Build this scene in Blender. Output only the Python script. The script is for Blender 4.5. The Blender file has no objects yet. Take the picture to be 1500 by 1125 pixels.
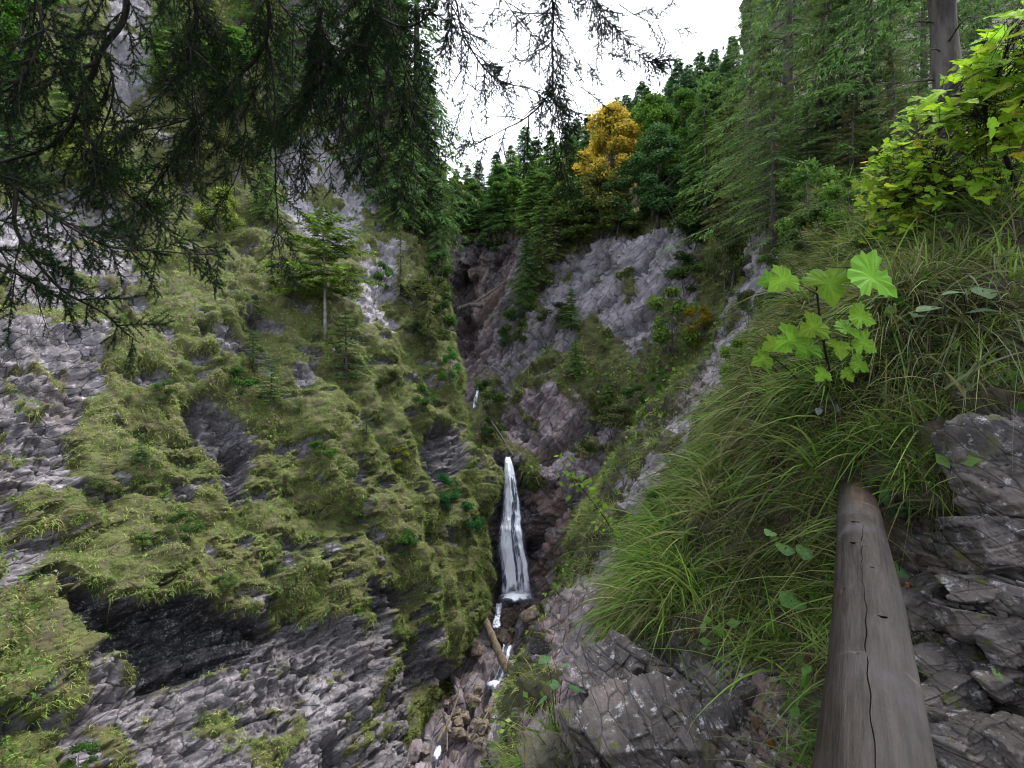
import bpy, math, random
import numpy as np
from mathutils import Vector

SC = bpy.context.scene
COL = SC.collection
F = 818.0                      # focal length of the photograph in its own pixels
CX, CY = 750.0, 562.0
rng = np.random.default_rng(7)
random.seed(7)

def at(px, py, Y):
    """the world point that the photograph shows at (px, py) if it stands Y metres away"""
    return np.array([(px - CX) / F * Y, Y, (CY - py) / F * Y])

def proj(P):
    Y = np.maximum(P[..., 1], 1e-3)
    return np.stack([CX + F * P[..., 0] / Y, CY - F * P[..., 2] / Y], -1)

# ------------------------------------------------------------------ noise
def _hash(ix, iy, iz, seed):
    h = (ix.astype(np.int64) * 374761393 + iy.astype(np.int64) * 668265263 +
         iz.astype(np.int64) * 2147483647 + seed * 974634777) & 0xFFFFFFFF
    h = ((h ^ (h >> 13)) * 1274126177) & 0xFFFFFFFF
    h = ((h ^ (h >> 16)) * 2246822519) & 0xFFFFFFFF
    return (h ^ (h >> 15)) & 0xFFFFFFFF

def rnd(ix, iy, iz, seed):
    return _hash(ix, iy, iz, seed).astype(np.float64) / 4294967295.0

def perlin(P, seed=0):
    i = np.floor(P).astype(np.int64); f = P - i
    u = f * f * f * (f * (f * 6 - 15) + 10)
    out = 0
    for dx in (0, 1):
        for dy in (0, 1):
            for dz in (0, 1):
                h = _hash(i[..., 0] + dx, i[..., 1] + dy, i[..., 2] + dz, seed)
                gx = ((h & 1023) / 511.5 - 1); gy = (((h >> 10) & 1023) / 511.5 - 1); gz = (((h >> 20) & 1023) / 511.5 - 1)
                d = gx * (f[..., 0] - dx) + gy * (f[..., 1] - dy) + gz * (f[..., 2] - dz)
                w = (u[..., 0] if dx else 1 - u[..., 0]) * (u[..., 1] if dy else 1 - u[..., 1]) * (u[..., 2] if dz else 1 - u[..., 2])
                out = out + w * d
    return out

def fbm(P, octaves=4, seed=0, gain=.5):
    a, s, f = 1.0, 0, 1.0
    for o in range(octaves):
        s = s + a * perlin(P * f + 17.3 * o, seed + o); a *= gain; f *= 2.03
    return s

def voronoi(P, seed=0):
    """distance to the nearest and second nearest cell point, a random value and a random tilt of the cell"""
    i = np.floor(P).astype(np.int64)
    f1 = np.full(P.shape[:-1], 9.0); f2 = f1.copy(); val = np.zeros_like(f1)
    vec = np.zeros_like(P)
    for dx in (-1, 0, 1):
        for dy in (-1, 0, 1):
            for dz in (-1, 0, 1):
                cx, cy, cz = i[..., 0] + dx, i[..., 1] + dy, i[..., 2] + dz
                c = np.stack([cx + rnd(cx, cy, cz, seed + 1), cy + rnd(cx, cy, cz, seed + 2), cz + rnd(cx, cy, cz, seed + 3)], -1)
                dv = P - c
                d = np.sqrt((dv ** 2).sum(-1))
                near = d < f1
                f2 = np.where(near, f1, np.minimum(f2, d))
                f1 = np.where(near, d, f1)
                val = np.where(near, rnd(cx, cy, cz, seed + 4), val)
                vec = np.where(near[..., None], dv, vec)
    return f1, f2, val, vec

def sstep(a, b, x):
    t = np.clip((x - a) / (b - a), 0, 1); return t * t * (3 - 2 * t)

def norm(v):
    return v / np.maximum(np.linalg.norm(v, axis=-1, keepdims=True), 1e-9)

def poly_sd(p, poly):
    """signed distance (positive inside) of points p (N,2) to a polygon, in photograph pixels"""
    poly = np.array(poly, float); n = len(poly)
    d = np.full(p.shape[:-1], 1e9); ins = np.zeros(p.shape[:-1], bool)
    for k in range(n):
        a, b = poly[k], poly[(k + 1) % n]
        ab = b - a; t = np.clip(((p - a) @ ab) / max(ab @ ab, 1e-9), 0, 1)
        q = a + t[..., None] * ab
        d = np.minimum(d, np.hypot(*(np.moveaxis(p - q, -1, 0))))
        cond = ((a[1] > p[..., 1]) != (b[1] > p[..., 1]))
        xx = (b[0] - a[0]) * (p[..., 1] - a[1]) / (b[1] - a[1] if b[1] != a[1] else 1e-9) + a[0]
        ins ^= cond & (p[..., 0] < xx)
    return np.where(ins, d, -d)

# ------------------------------------------------------------------ meshes
class MB:
    """collects triangles and quads, and links them as ONE mesh object"""
    def __init__(self): self.v = []; self.c = []; self.q = []; self.t = []; self.n = 0
    def add(self, v, quads=None, tris=None, col=None):
        v = np.asarray(v, float).reshape(-1, 3)
        if quads is not None and len(quads): self.q.append(np.asarray(quads, np.int64).reshape(-1, 4) + self.n)
        if tris is not None and len(tris): self.t.append(np.asarray(tris, np.int64).reshape(-1, 3) + self.n)
        self.v.append(v)
        c = np.ones((len(v), 3)) if col is None else np.broadcast_to(np.asarray(col, float), (len(v), 3))
        self.c.append(c); self.n += len(v)
    def mesh(self, name, mat, smooth=True, attrs=None):
        v = np.concatenate(self.v); c = np.concatenate(self.c)
        q = np.concatenate(self.q) if self.q else np.zeros((0, 4), np.int64)
        t = np.concatenate(self.t) if self.t else np.zeros((0, 3), np.int64)
        return raw_mesh(name, v, q, t, mat, smooth, dict(Col=c, **(attrs or {})))
    def build(self, name, mat, parent=None, smooth=True, attrs=None):
        return link(name, self.mesh(name, mat, smooth, attrs), parent)

def raw_mesh(name, v, q, t, mat, smooth=True, attrs=None):
    me = bpy.data.meshes.new(name)
    me.vertices.add(len(v)); me.vertices.foreach_set('co', np.asarray(v, np.float32).ravel())
    nl = len(q) * 4 + len(t) * 3
    me.loops.add(nl); me.loops.foreach_set('vertex_index', np.concatenate([q.ravel(), t.ravel()]).astype(np.int32))
    me.polygons.add(len(q) + len(t))
    ls = np.concatenate([np.arange(len(q)) * 4, len(q) * 4 + np.arange(len(t)) * 3]).astype(np.int32)
    me.polygons.foreach_set('loop_start', ls)
    me.polygons.foreach_set('use_smooth', np.full(len(ls), smooth))
    me.update(calc_edges=True)
    for k, a in (attrs or {}).items():
        a = np.asarray(a, np.float32)
        if a.ndim == 2:
            at_ = me.attributes.new(k, 'FLOAT_COLOR', 'POINT')
            at_.data.foreach_set('color', np.concatenate([a, np.ones((len(a), 1), np.float32)], 1).ravel())
        else:
            at_ = me.attributes.new(k, 'FLOAT', 'POINT'); at_.data.foreach_set('value', a)
    if mat: me.materials.append(mat)
    return me

def link(name, me, parent=None, loc=None):
    o = bpy.data.objects.new(name, me); COL.objects.link(o)
    if parent is not None: o.parent = parent
    if loc is not None: o.location = loc
    return o

def empty(name, loc=(0, 0, 0), rz=0, scale=1):
    o = bpy.data.objects.new(name, None); COL.objects.link(o)
    o.location = [float(x) for x in loc]; o.rotation_euler = (0, 0, rz)
    o.scale = (scale,) * 3 if np.isscalar(scale) else scale
    o.empty_display_size = .1
    return o

def tag(o, label=None, cat=None, group=None, kind=None):
    if label: o['label'] = label
    if cat: o['category'] = cat
    if group: o['group'] = group
    if kind: o['kind'] = kind
    return o

def copy_tree(o, parent=None):
    c = o.copy(); COL.objects.link(c)
    if parent is not None: c.parent = parent
    for ch in list(o.children): copy_tree(ch, c)
    return c

def tube(mb, pts, rad, seg=6, col=None, cap=True):
    """a tapering tube along a polyline"""
    pts = np.asarray(pts, float); n = len(pts)
    rad = np.broadcast_to(np.asarray(rad, float), (n,))
    T = norm(np.gradient(pts, axis=0))
    ref = np.array([0, 0, 1.0]) if abs(T[0, 2]) < .9 else np.array([1.0, 0, 0])
    A = norm(np.cross(T, ref)); B = np.cross(T, A)
    th = np.linspace(0, 2 * math.pi, seg, endpoint=False)
    v = pts[:, None] + rad[:, None, None] * (A[:, None] * np.cos(th)[None, :, None] + B[:, None] * np.sin(th)[None, :, None])
    i = np.arange(n - 1)[:, None] * seg; j = np.arange(seg)[None]; k = (j + 1) % seg
    q = np.stack([i + j, i + k, i + seg + k, i + seg + j], -1).reshape(-1, 4)
    v = v.reshape(-1, 3); t = []
    if cap:
        v = np.concatenate([v, pts[:1], pts[-1:]])
        a, b = n * seg, n * seg + 1
        t = [(a, (s + 1) % seg, s) for s in range(seg)] + [(b, (n - 1) * seg + s, (n - 1) * seg + (s + 1) % seg) for s in range(seg)]
    mb.add(v, q, t, col)

def spline(pts, n):
    """Catmull-Rom through the points, n samples"""
    p = np.asarray(pts, float)
    p = np.concatenate([[2 * p[0] - p[1]], p, [2 * p[-1] - p[-2]]])
    u = np.linspace(0, len(p) - 3 - 1e-9, n); i = np.floor(u).astype(int); f = (u - i)[:, None]
    a, b, c, d = p[i], p[i + 1], p[i + 2], p[i + 3]
    return .5 * (2 * b + (c - a) * f + (2 * a - 5 * b + 4 * c - d) * f ** 2 + (3 * b - a - 3 * c + d) * f ** 3)

# ------------------------------------------------------------------ materials
def nt(name):
    m = bpy.data.materials.new(name); m.use_nodes = True
    t = m.node_tree; t.nodes.clear()
    return m, t
class N:
    def __init__(self, t): self.t = t
    def __call__(self, typ, ins=None, **props):
        n = self.t.nodes.new(typ)
        for k, v in props.items(): setattr(n, k, v)
        for k, v in (ins or {}).items():
            s = n.inputs[k]
            if isinstance(v, bpy.types.NodeSocket): self.t.links.new(v, s)
            else: s.default_value = v
        return n
    def mix(self, a, b, fac, mode='MIX'):
        n = self.t.nodes.new('ShaderNodeMix'); n.data_type = 'RGBA'; n.blend_type = mode
        for s, v in ((n.inputs[0], fac), (n.inputs[6], a), (n.inputs[7], b)):
            if isinstance(v, bpy.types.NodeSocket): self.t.links.new(v, s)
            elif isinstance(v, (tuple, list)): s.default_value = (*v, 1)
            else: s.default_value = v
        return n.outputs[2]
    def ramp(self, fac, a, b, v0=0., v1=1.):
        return self('ShaderNodeMapRange', {0: fac, 1: a, 2: b, 3: v0, 4: v1}, interpolation_type='SMOOTHSTEP').outputs[0]
    def math(self, op, a, b=0.):
        return self('ShaderNodeMath', {0: a, 1: b}, operation=op).outputs[0]

def noise(n, vec, scale, detail=5, rough=.55, dist=0.):
    return n('ShaderNodeTexNoise', {'Vector': vec, 'Scale': scale, 'Detail': detail, 'Roughness': rough, 'Distortion': dist}).outputs[0]

def terrain_mat(name, size=1.0, bed=(0.5, 0.2, 0.0), lo=(.068, .061, .068), hi=(.18, .165, .178), soil=((.05, .042, .022), (.075, .08, .024)), moss=(.06, .075, .015), bump=.45, stretch=(.75, .75, 2.6)):
    """rock that turns into soil and moss where the 'cover' attribute says plants grow; size = metres of a typical block"""
    m, t = nt(name); n = N(t)
    co = n('ShaderNodeTexCoord').outputs['Object']
    mp = n('ShaderNodeMapping', {'Vector': co, 'Rotation': bed, 'Scale': (1 / size,) * 3}).outputs[0]
    st = n('ShaderNodeMapping', {'Vector': mp, 'Scale': stretch}).outputs[0]
    st2 = n('ShaderNodeMapping', {'Vector': mp, 'Scale': (1.5, 1.5, 6)}).outputs[0]
    streak = n('ShaderNodeMapping', {'Vector': co, 'Scale': (2.2 / size, 2.2 / size, .35 / size)}).outputs[0]
    big = noise(n, mp, .7, 6, .6); fine = noise(n, mp, 9, 5, .65); strata = noise(n, st, 1.6, 6, .62, .25)
    c = n.mix(lo, hi, n.ramp(n.math('ADD', n.math('MULTIPLY', big, .6), n.math('MULTIPLY', strata, .5)), .36, .72))
    cell = n('ShaderNodeTexVoronoi', {'Vector': n.mix(st, noise(n, mp, 2, 3), .12), 'Scale': 2.6})
    cell2 = n('ShaderNodeTexVoronoi', {'Vector': n.mix(st, noise(n, mp, 5, 3), .06), 'Scale': 8.5})
    tone = n.math('ADD', n.math('MULTIPLY', n('ShaderNodeSeparateColor', {0: cell.outputs['Color']}).outputs[0], .55), n.math('MULTIPLY', n('ShaderNodeSeparateColor', {0: cell2.outputs['Color']}).outputs[0], .45))
    tv = n('ShaderNodeMapRange', {0: tone, 1: .15, 2: .85, 3: .72, 4: 1.28}).outputs[0]
    c = n.mix(c, n('ShaderNodeCombineColor', {0: tv, 1: tv, 2: tv}).outputs[0], 1.0, 'MULTIPLY')
    # purple grey and ochre drifts
    c = n.mix(c, (.16, .122, .108), n.ramp(noise(n, mp, .45, 3, .5), .56, .72, 0, .55))
    c = n.mix(c, (.36, .35, .365), n.ramp(noise(n, mp, 4.5, 7, .72), .54, .68, 0, .8))       # pale lichen
    c = n.mix(c, (.035, .032, .036), n.ramp(noise(n, st2, 1.4, 5, .6, .8), .55, .68, 0, .6))  # dark bedding
    c = n.mix(c, (.045, .043, .05), n.ramp(noise(n, streak, .9, 5, .6, .5), .56, .72, 0, .7))   # water stains
    vo = n('ShaderNodeTexVoronoi', {'Vector': n.mix(st, noise(n, mp, 2, 3), .1), 'Scale': 1.5}, feature='DISTANCE_TO_EDGE').outputs['Distance']
    c = n.mix(c, (.025, .022, .02), n.ramp(vo, .0, .05, .9, 0))
    wet = n('ShaderNodeAttribute', attribute_name='wet').outputs['Fac']  # black wet rock; recesses and crevices are darkened with it too
    spots = n.ramp(n.math('ADD', n.math('MULTIPLY', noise(n, mp, 14, 4, .7), .6), n.math('MULTIPLY', noise(n, st, 2.5, 5, .6), .4)), .52, .64, 0, .8)
    c = n.mix(c, n.mix((.022, .021, .024), (.3, .3, .31), spots), n.math('MULTIPLY', wet, n.ramp(noise(n, mp, 1.3, 4), .25, .5, .6, 1)))
    red = n('ShaderNodeAttribute', attribute_name='red').outputs['Fac']
    c = n.mix(c, (.17, .08, .045), n.math('MULTIPLY', red, n.ramp(noise(n, mp, 1.5, 5, .6), .3, .6)))
    pale = n('ShaderNodeAttribute', attribute_name='pale').outputs['Fac']
    c = n.mix(c, (.42, .405, .44), n.math('MULTIPLY', pale, n.ramp(noise(n, streak, 1.2, 6, .65), .3, .6, .15, .85)))
    cov = n('ShaderNodeAttribute', attribute_name='cover').outputs['Fac']
    sc = n.mix(soil[0], soil[1], n.ramp(noise(n, mp, 2.5, 5, .6), .35, .65))
    sc = n.mix(sc, moss, n.ramp(noise(n, mp, 1.2, 4, .6), .45, .65, 0, .8))
    cm = n.ramp(n.math('ADD', cov, n.math('MULTIPLY', n.math('SUBTRACT', fine, .5), 1.1)), .35, .6)
    c = n.mix(c, sc, cm)
    bsum = n.math('ADD', n.math('ADD', n.math('ADD', n.math('MULTIPLY', strata, .45), n.math('MULTIPLY', fine, .4)), n.math('MULTIPLY', n.ramp(vo, 0, .06), .35)), n.math('MULTIPLY', tone, 1.3))
    bp = n('ShaderNodeBump', {'Height': bsum, 'Strength': bump, 'Distance': .25 * size})
    rough = n.ramp(wet, 0, 1, .8, .5)
    p = n('ShaderNodeBsdfPrincipled', {'Base Color': c, 'Roughness': rough, 'Normal': bp.outputs[0], 'Specular IOR Level': .3})
    n('ShaderNodeOutputMaterial', {0: p.outputs[0]})
    return m

def leaf_mat(name, trans=.35, rough=.55, vary=.25, spec=.35, tint=(1, 1, 1)):
    m, t = nt(name); n = N(t)
    c = n('ShaderNodeAttribute', attribute_name='Col').outputs['Color']
    oc = n('ShaderNodeObjectInfo').outputs['Color']
    c = n.mix(c, oc, 1.0, 'MULTIPLY')
    co = n('ShaderNodeTexCoord').outputs['Object']
    c = n.mix(c, n.mix(c, (1 - vary,) * 3, 1.0, 'MULTIPLY'), n.ramp(noise(n, co, 1.1, 3), .35, .65))
    p = n('ShaderNodeBsdfPrincipled', {'Base Color': c, 'Roughness': rough, 'Specular IOR Level': spec})
    tr = n('ShaderNodeBsdfTranslucent', {'Color': n.mix(c, (1, 1.0, .55), .35, 'MULTIPLY')})
    mx = n('ShaderNodeMixShader', {0: trans, 1: p.outputs[0], 2: tr.outputs[0]})
    n('ShaderNodeOutputMaterial', {0: mx.outputs[0]})
    return m

def bark_mat(name, a, b, scale=6, stretch=.2):
    m, t = nt(name); n = N(t)
    co = n('ShaderNodeTexCoord').outputs['Object']
    mp = n('ShaderNodeMapping', {'Vector': co, 'Scale': (1, 1, stretch)}).outputs[0]
    f = noise(n, mp, scale, 6, .65)
    c = n.mix(a, b, n.ramp(f, .35, .65))
    c = n.mix(c, (.09, .1, .05), n.ramp(noise(n, co, scale * .3, 4), .55, .7, 0, .5))
    bp = n('ShaderNodeBump', {'Height': f, 'Strength': .7, 'Distance': .05})
    p = n('ShaderNodeBsdfPrincipled', {'Base Color': c, 'Roughness': .85, 'Normal': bp.outputs[0], 'Specular IOR Level': .2})
    n('ShaderNodeOutputMaterial', {0: p.outputs[0]})
    return m

M = {}
M['bough'] = leaf_mat('dark spruce needles', .15, .75, .3, .06)
M['needle'] = leaf_mat('spruce needles', .25, .75, .3, .07)
M['leaf'] = leaf_mat('broad leaves', .4, .65, .2, .12)
M['lime'] = leaf_mat('thin lime leaves', .55, .65, .12, .1)
M['grass'] = leaf_mat('grass blades', .35, .6, .3, .12)
M['bark'] = bark_mat('dark bark', (.035, .03, .027), (.10, .088, .08))
M['palebark'] = bark_mat('pale bark', (.11, .10, .095), (.26, .245, .23), 9, .5)
M['twig'] = bark_mat('twig bark', (.010, .0085, .007), (.026, .022, .018), 14)
# ------------------------------------------------------------------ the ground, as sheets of relief
def crom(P, n, axis):
    P = np.moveaxis(P, axis, 0)
    k = P.shape[0]
    P = np.concatenate([2 * P[:1] - P[1:2], P, 2 * P[-1:] - P[-2:-1]])
    u = np.linspace(0, k - 1 - 1e-9, n); i = np.floor(u).astype(int); f = (u - i).reshape(-1, *([1] * (P.ndim - 1)))
    a, b, c, d = P[i], P[i + 1], P[i + 2], P[i + 3]
    o = .5 * (2 * b + (c - a) * f + (2 * a - 5 * b + 4 * c - d) * f ** 2 + (3 * b - a - 3 * c + d) * f ** 3)
    return np.moveaxis(o, 0, axis)

def grid_normals(P):
    return norm(np.cross(np.gradient(P, axis=0), np.gradient(P, axis=1)))

class Sheet:
    def __init__(self, lattice, nv, nu, extra_rows=None):
        L = np.array([[at(*p) for p in r] for r in lattice])
        if extra_rows is not None: L = np.concatenate([L, np.array(extra_rows, float)])
        self.P = crom(crom(L, nv, 0), nu, 1)
        self.N = grid_normals(self.P)
        self.pix = proj(self.P)
        self.rock = np.zeros(self.P.shape[:2]); self.wet = self.rock.copy(); self.red = self.rock.copy(); self.pale = self.rock.copy()
        self.rec = self.rock.copy()
    def frame(self, theta, phi=.25):
        t = np.array([math.cos(theta), 0, math.sin(theta)])
        nn = np.array([-math.sin(theta) * math.cos(phi), math.sin(phi), math.cos(theta) * math.cos(phi)])
        self.B = np.stack([t, np.cross(nn, t), nn], 1)
        return self
    def patch(self, poly, rock=1., wet=0., red=0., pale=0., recess=0., soft=14., rough=16., seed=0):
        w = 1.5 * fbm(self.P * (16.0 / np.median(self.P[..., 1])), 6, seed + 50, .62)
        sd = poly_sd(self.pix, poly) + w * rough
        m = sstep(-soft, soft, sd)
        if rock >= 0: self.rock = np.maximum(self.rock, m * rock)
        else: self.rock = self.rock * (1 - m * -rock)
        self.wet = np.maximum(self.wet, m * wet); self.red = np.maximum(self.red, m * red); self.pale = np.maximum(self.pale, m * pale)
        if recess: self.rec = self.rec + recess * sstep(-soft * .3, soft * 1.6, sd)
        return self
    def blocks(self, P, size, seed, aniso=(1.6, 1.2, .5)):
        Q = (P @ self.B) / (np.array(aniso) * size)
        Q = Q + .35 * np.stack([perlin(P / size * .8, seed + 60 + k) for k in range(3)], -1)
        f1, f2, val, vec = voronoi(Q, seed)
        tilt = vec[..., 0] * (val * 7 % 1 - .5) + vec[..., 2] * (val * 13 % 1 - .5)
        return (val - .5) + 1.1 * tilt - .4 * (1 - sstep(0, .05, f2 - f1))
    def beds(self, P, thick, length, seed):
        """layered rock: every bed is cut into blocks that stand out or fall back"""
        Q = P @ self.B
        s = Q[..., 2] / thick + .55 * perlin(P / (thick * 6), seed + 70) + .12 * perlin(P / (thick * 1.7), seed + 71)
        k = np.floor(s); f = s - k
        z = np.zeros_like(k, dtype=np.int64); kk = k.astype(np.int64)
        R = np.stack([Q[..., 0] / length + 40 * rnd(kk, z, z, seed), Q[..., 1] / length + 40 * rnd(kk, z, z, seed + 1), k * 3 + .5], -1)
        R[..., 0] += .3 * perlin(P / length * 1.5, seed + 72)
        f1, f2, val, vec = voronoi(R, seed)
        edge = np.minimum(f, 1 - f)
        return 1.3 * (val - .5) + .45 * (rnd(kk, z, z, seed + 2) - .5) + .2 * (f - .5) + .28 * vec[..., 0] * ((val * 17) % 1 - .5) - .4 * (1 - sstep(0, .07, edge)) - .35 * (1 - sstep(0, .05, f2 - f1))
    def displace(self, lump=2.5, lamp=.5, block=1.0, bamp=.35, hum=.7, hamp=.16, seed=0):
        P, r = self.P, self.rock
        d = lamp * fbm(P / lump, 4, seed) - .5 * lamp * (1 - sstep(0, .22, np.abs(perlin(P * np.array([1, 1, .45]) / lump * .8 + 31, seed + 5)))) - self.rec
        b = bamp * self.beds(P, block * .55, block * 1.5, seed + 3) + .42 * bamp * self.beds(P, block * .2, block * .6, seed + 9) + .25 * bamp * self.blocks(P, block * 1.3, seed + 15, (1.3, 1.2, .8))
        b = b + .16 * bamp * fbm(P / (block * .22), 4, seed + 21)
        h = hamp * (np.abs(perlin(P / hum, seed + 30)) * 1.9 + np.abs(perlin(P / hum * .37, seed + 33)) * 2.6 + .6 * fbm(P / (hum * .4), 3, seed + 31))
        h = h * (.55 + 1.1 * sstep(-.25, .3, fbm(P / (hum * 3.5), 3, seed + 35)))
        d = d + b * r + (h + .25 * b) * (1 - r)
        self.P = P + self.N * d[..., None]
        # ledges: the plants overhang the rock below them a little
        self.P = self.P + self.N * (hamp * .9 * (1 - r))[..., None]
        self.N = grid_normals(self.P)
        self.pix = proj(self.P)
        self.cover = np.clip(1 - r, 0, 1)
        return self
    def build(self, name, mat, label=None, cat=None):
        nv, nu = self.P.shape[:2]
        i = np.arange(nv * nu).reshape(nv, nu)
        q = np.stack([i[:-1, :-1], i[1:, :-1], i[1:, 1:], i[:-1, 1:]], -1).reshape(-1, 4)
        me = raw_mesh(name, self.P.reshape(-1, 3), q, np.zeros((0, 3), np.int64), mat, True,
                      dict(cover=self.cover.ravel(), wet=self.wet.ravel(), red=self.red.ravel(), pale=self.pale.ravel()))
        self.obj = tag(link(name, me), label, cat, kind='structure')
        return self
    def sample(self, density, weight, box=(-120, -150, 1620, 1250), seed=1):
        """random points on the sheet: positions, normals; density per square metre times weight (an array over the vertices)"""
        r = np.random.default_rng(seed)
        P = self.P
        a = np.linalg.norm(np.cross(P[1:, 1:] - P[:-1, :-1], P[1:, :-1] - P[:-1, 1:]), axis=-1) / 2
        w = (weight[1:, 1:] + weight[:-1, :-1]) / 2
        px = self.pix[:-1, :-1]
        ok = (px[..., 0] > box[0]) & (px[..., 0] < box[2]) & (px[..., 1] > box[1]) & (px[..., 1] < box[3]) & (P[:-1, :-1, 1] > .3)
        face = (self.N[:-1, :-1] * -norm(P[:-1, :-1])).sum(-1)
        ok &= face > -.35
        lam = a * w * density * ok
        cnt = r.poisson(np.clip(lam, 0, 50))
        I, J = np.nonzero(cnt)
        k = np.repeat(np.arange(len(I)), cnt[I, J]); I, J = I[k], J[k]
        u, v = r.random(len(I))[:, None], r.random(len(I))[:, None]
        pos = P[I, J] * (1 - u) * (1 - v) + P[I + 1, J] * u * (1 - v) + P[I, J + 1] * (1 - u) * v + P[I + 1, J + 1] * u * v
        return pos, self.N[I, J]
    def near(self, px, py):
        """the point of the sheet that the photograph shows at (px, py), the nearest one if it folds"""
        d = np.hypot(self.pix[..., 0] - px, self.pix[..., 1] - py) + np.where(self.P[..., 1] > .2, 0, 1e6)
        d2 = np.where(d < d.min() + 4, self.P[..., 1], 1e9)
        k = np.unravel_index(np.argmin(d2), d.shape)
        return self.P[k], self.N[k]

def lat(rows):
    """rows of (py, [px...], [Y...]); py may be a list"""
    out = []
    for py, px, Y in rows:
        py = py if isinstance(py, (list, tuple)) else [py] * len(px)
        out.append([(a, b, c) for a, b, c in zip(px, py, Y)])
    return out

# ---- the steep grassy hillside on the left of the gorge
def colA(s): return [-300, -50, 120, 250, 380, 500, min(600, s - 35), s, s - 40]
hA = Sheet(lat([
    (-260, colA(575), [34, 38, 42, 45, 48, 51, 54, 57, 70]),
    (-80, colA(590), [26, 30, 34, 38, 42, 46, 50, 53, 64]),
    (100, colA(600), [22, 26, 30, 33, 38, 42, 46, 49, 60]),
    (250, colA(635), [18, 22, 25, 28, 32, 36, 41, 45, 56]),
    (350, colA(650), [15, 18, 21.5, 24, 27.5, 32, 37, 41, 52]),
    (450, colA(654), [12.5, 15.5, 18.5, 21, 24, 27.5, 33, 37.5, 48]),
    (550, colA(672), [11, 13.5, 16.5, 19, 22, 25, 30, 34.5, 44]),
    (635, colA(692), [10, 12.2, 15, 17.5, 20, 23.2, 27.5, 32.6, 40]),
    (690, colA(728), [9.6, 11.5, 14.2, 16.7, 19, 22.2, 26, 31.3, 40]),
    (760, colA(716), [9, 10.8, 13.4, 15.8, 18, 21, 24.5, 30.2, 38]),
    (850, colA(712), [8.3, 10, 12.6, 15, 17, 19.8, 23.2, 29.5, 36]),
    (930, colA(688), [8, 9.4, 11.9, 14.4, 16.2, 18.6, 22, 27, 34]),
    (1040, colA(632), [7.6, 8.8, 10.9, 13.3, 15, 16.8, 20, 23, 30]),
    (1150, colA(600), [7.2, 8.2, 10.2, 12.2, 13.8, 15.3, 17, 19.5, 27]),
    (1300, colA(565), [7, 7.6, 9.3, 11, 12.3, 13.8, 15.5, 17.5, 24]),
]), 640, 430).frame(math.radians(24), .35)
A = hA.patch
A([(-300, 450), (60, 455), (150, 480), (168, 540), (145, 590), (112, 640), (60, 650), (-300, 660)], seed=1)
A([(-300, 660), (60, 650), (115, 640), (125, 690), (65, 740), (-300, 770)], seed=2)
A([(-60, 505), (65, 515), (75, 540), (-60, 560)], recess=.9, wet=.3, soft=9, seed=3)
A([(-100, 860), (0, 842), (40, 800), (110, 762), (155, 742), (150, 768), (90, 800), (40, 850), (-100, 905)], seed=4)
A([(-100, 770), (30, 765), (60, 785), (-60, 800)], seed=5)
A([(82, 850), (130, 858), (200, 885), (270, 868), (345, 888), (425, 905), (400, 945), (320, 985), (222, 1018), (190, 990), (130, 965), (92, 910)], wet=1., recess=.95, soft=11, seed=6)
A([(125, 965), (222, 1018), (320, 985), (400, 945), (440, 912), (545, 925), (560, 1000), (565, 1330), (70, 1330), (95, 1060)], seed=7, pale=.05)
A([(395, 905), (520, 900), (545, 930), (540, 985), (430, 960)], wet=.55, recess=.35, seed=8)
A([(535, 865), (600, 852), (625, 868), (580, 905), (566, 965), (540, 985)], wet=.5, recess=.5, soft=9, seed=9)
A([(566, 955), (600, 940), (665, 965), (690, 985), (640, 1010), (600, 1060), (560, 1040)], wet=.4, recess=.3, seed=10)
A([(540, 985), (600, 1060), (640, 1130), (560, 1250)], seed=11)
A([(272, 580), (305, 570), (360, 600), (388, 650), (382, 690), (350, 732), (332, 705), (318, 650)], wet=.6, recess=.75, soft=8, rough=10, seed=12)  # this and the next hollows are set back and darkened
A([(345, 625), (388, 645), (380, 668), (340, 660)], wet=.9, recess=.9, soft=7, rough=6, seed=13)
A([(618, 630), (645, 618), (693, 640), (688, 680), (650, 712), (630, 692)], wet=.7, recess=1.1, soft=9, rough=9, seed=14)
A([(355, 455), (420, 462), (432, 476), (395, 482), (360, 472)], wet=.7, recess=.7, soft=6, rough=7, seed=15)
A([(430, 535), (475, 525), (482, 552), (440, 562)], wet=.15, recess=.2, soft=8, rough=10, seed=16)
A([(300, 488), (338, 480), (360, 520), (345, 540), (310, 505)], wet=.4, recess=.3, soft=8, seed=17)
A([(190, 618), (240, 622), (235, 642), (200, 640)], wet=.3, recess=.3, soft=6, seed=18)
A([(255, 705), (298, 700), (290, 735), (262, 730)], wet=.3, recess=.3, soft=6, seed=19)
A([(298, 790), (318, 785), (328, 812), (308, 825)], pale=.5, soft=6, rough=6, seed=20)
A([(405, 780), (470, 778), (462, 812), (420, 806)], wet=.5, recess=.3, soft=6, seed=21)
A([(80, 850), (60, 830), (90, 815), (120, 850)], wet=.8, recess=.3, soft=6, seed=22)
A([(470, 1000), (540, 985), (552, 1050), (530, 1095), (465, 1075)], pale=.15, recess=-.35, soft=5, rough=5, seed=23)
A([(395, 1040), (440, 1030), (450, 1080), (420, 1110), (385, 1080)], rock=-1, seed=24)          # a cushion of grass on the lower rock
A([(-100, 1075), (70, 1050), (92, 1090), (85, 1150), (-100, 1150)], rock=-.9, seed=25)
A([(-20, 1035), (95, 1035), (100, 1062), (-20, 1085)], rock=1, wet=.3, recess=.3, soft=6, seed=26)
A([(410, 215), (470, 190), (530, 210), (548, 300), (510, 360), (440, 345), (400, 290)], pale=.6, seed=27)
A([(535, 360), (580, 350), (600, 420), (590, 470), (535, 480), (520, 420)], pale=.5, seed=28)
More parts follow.
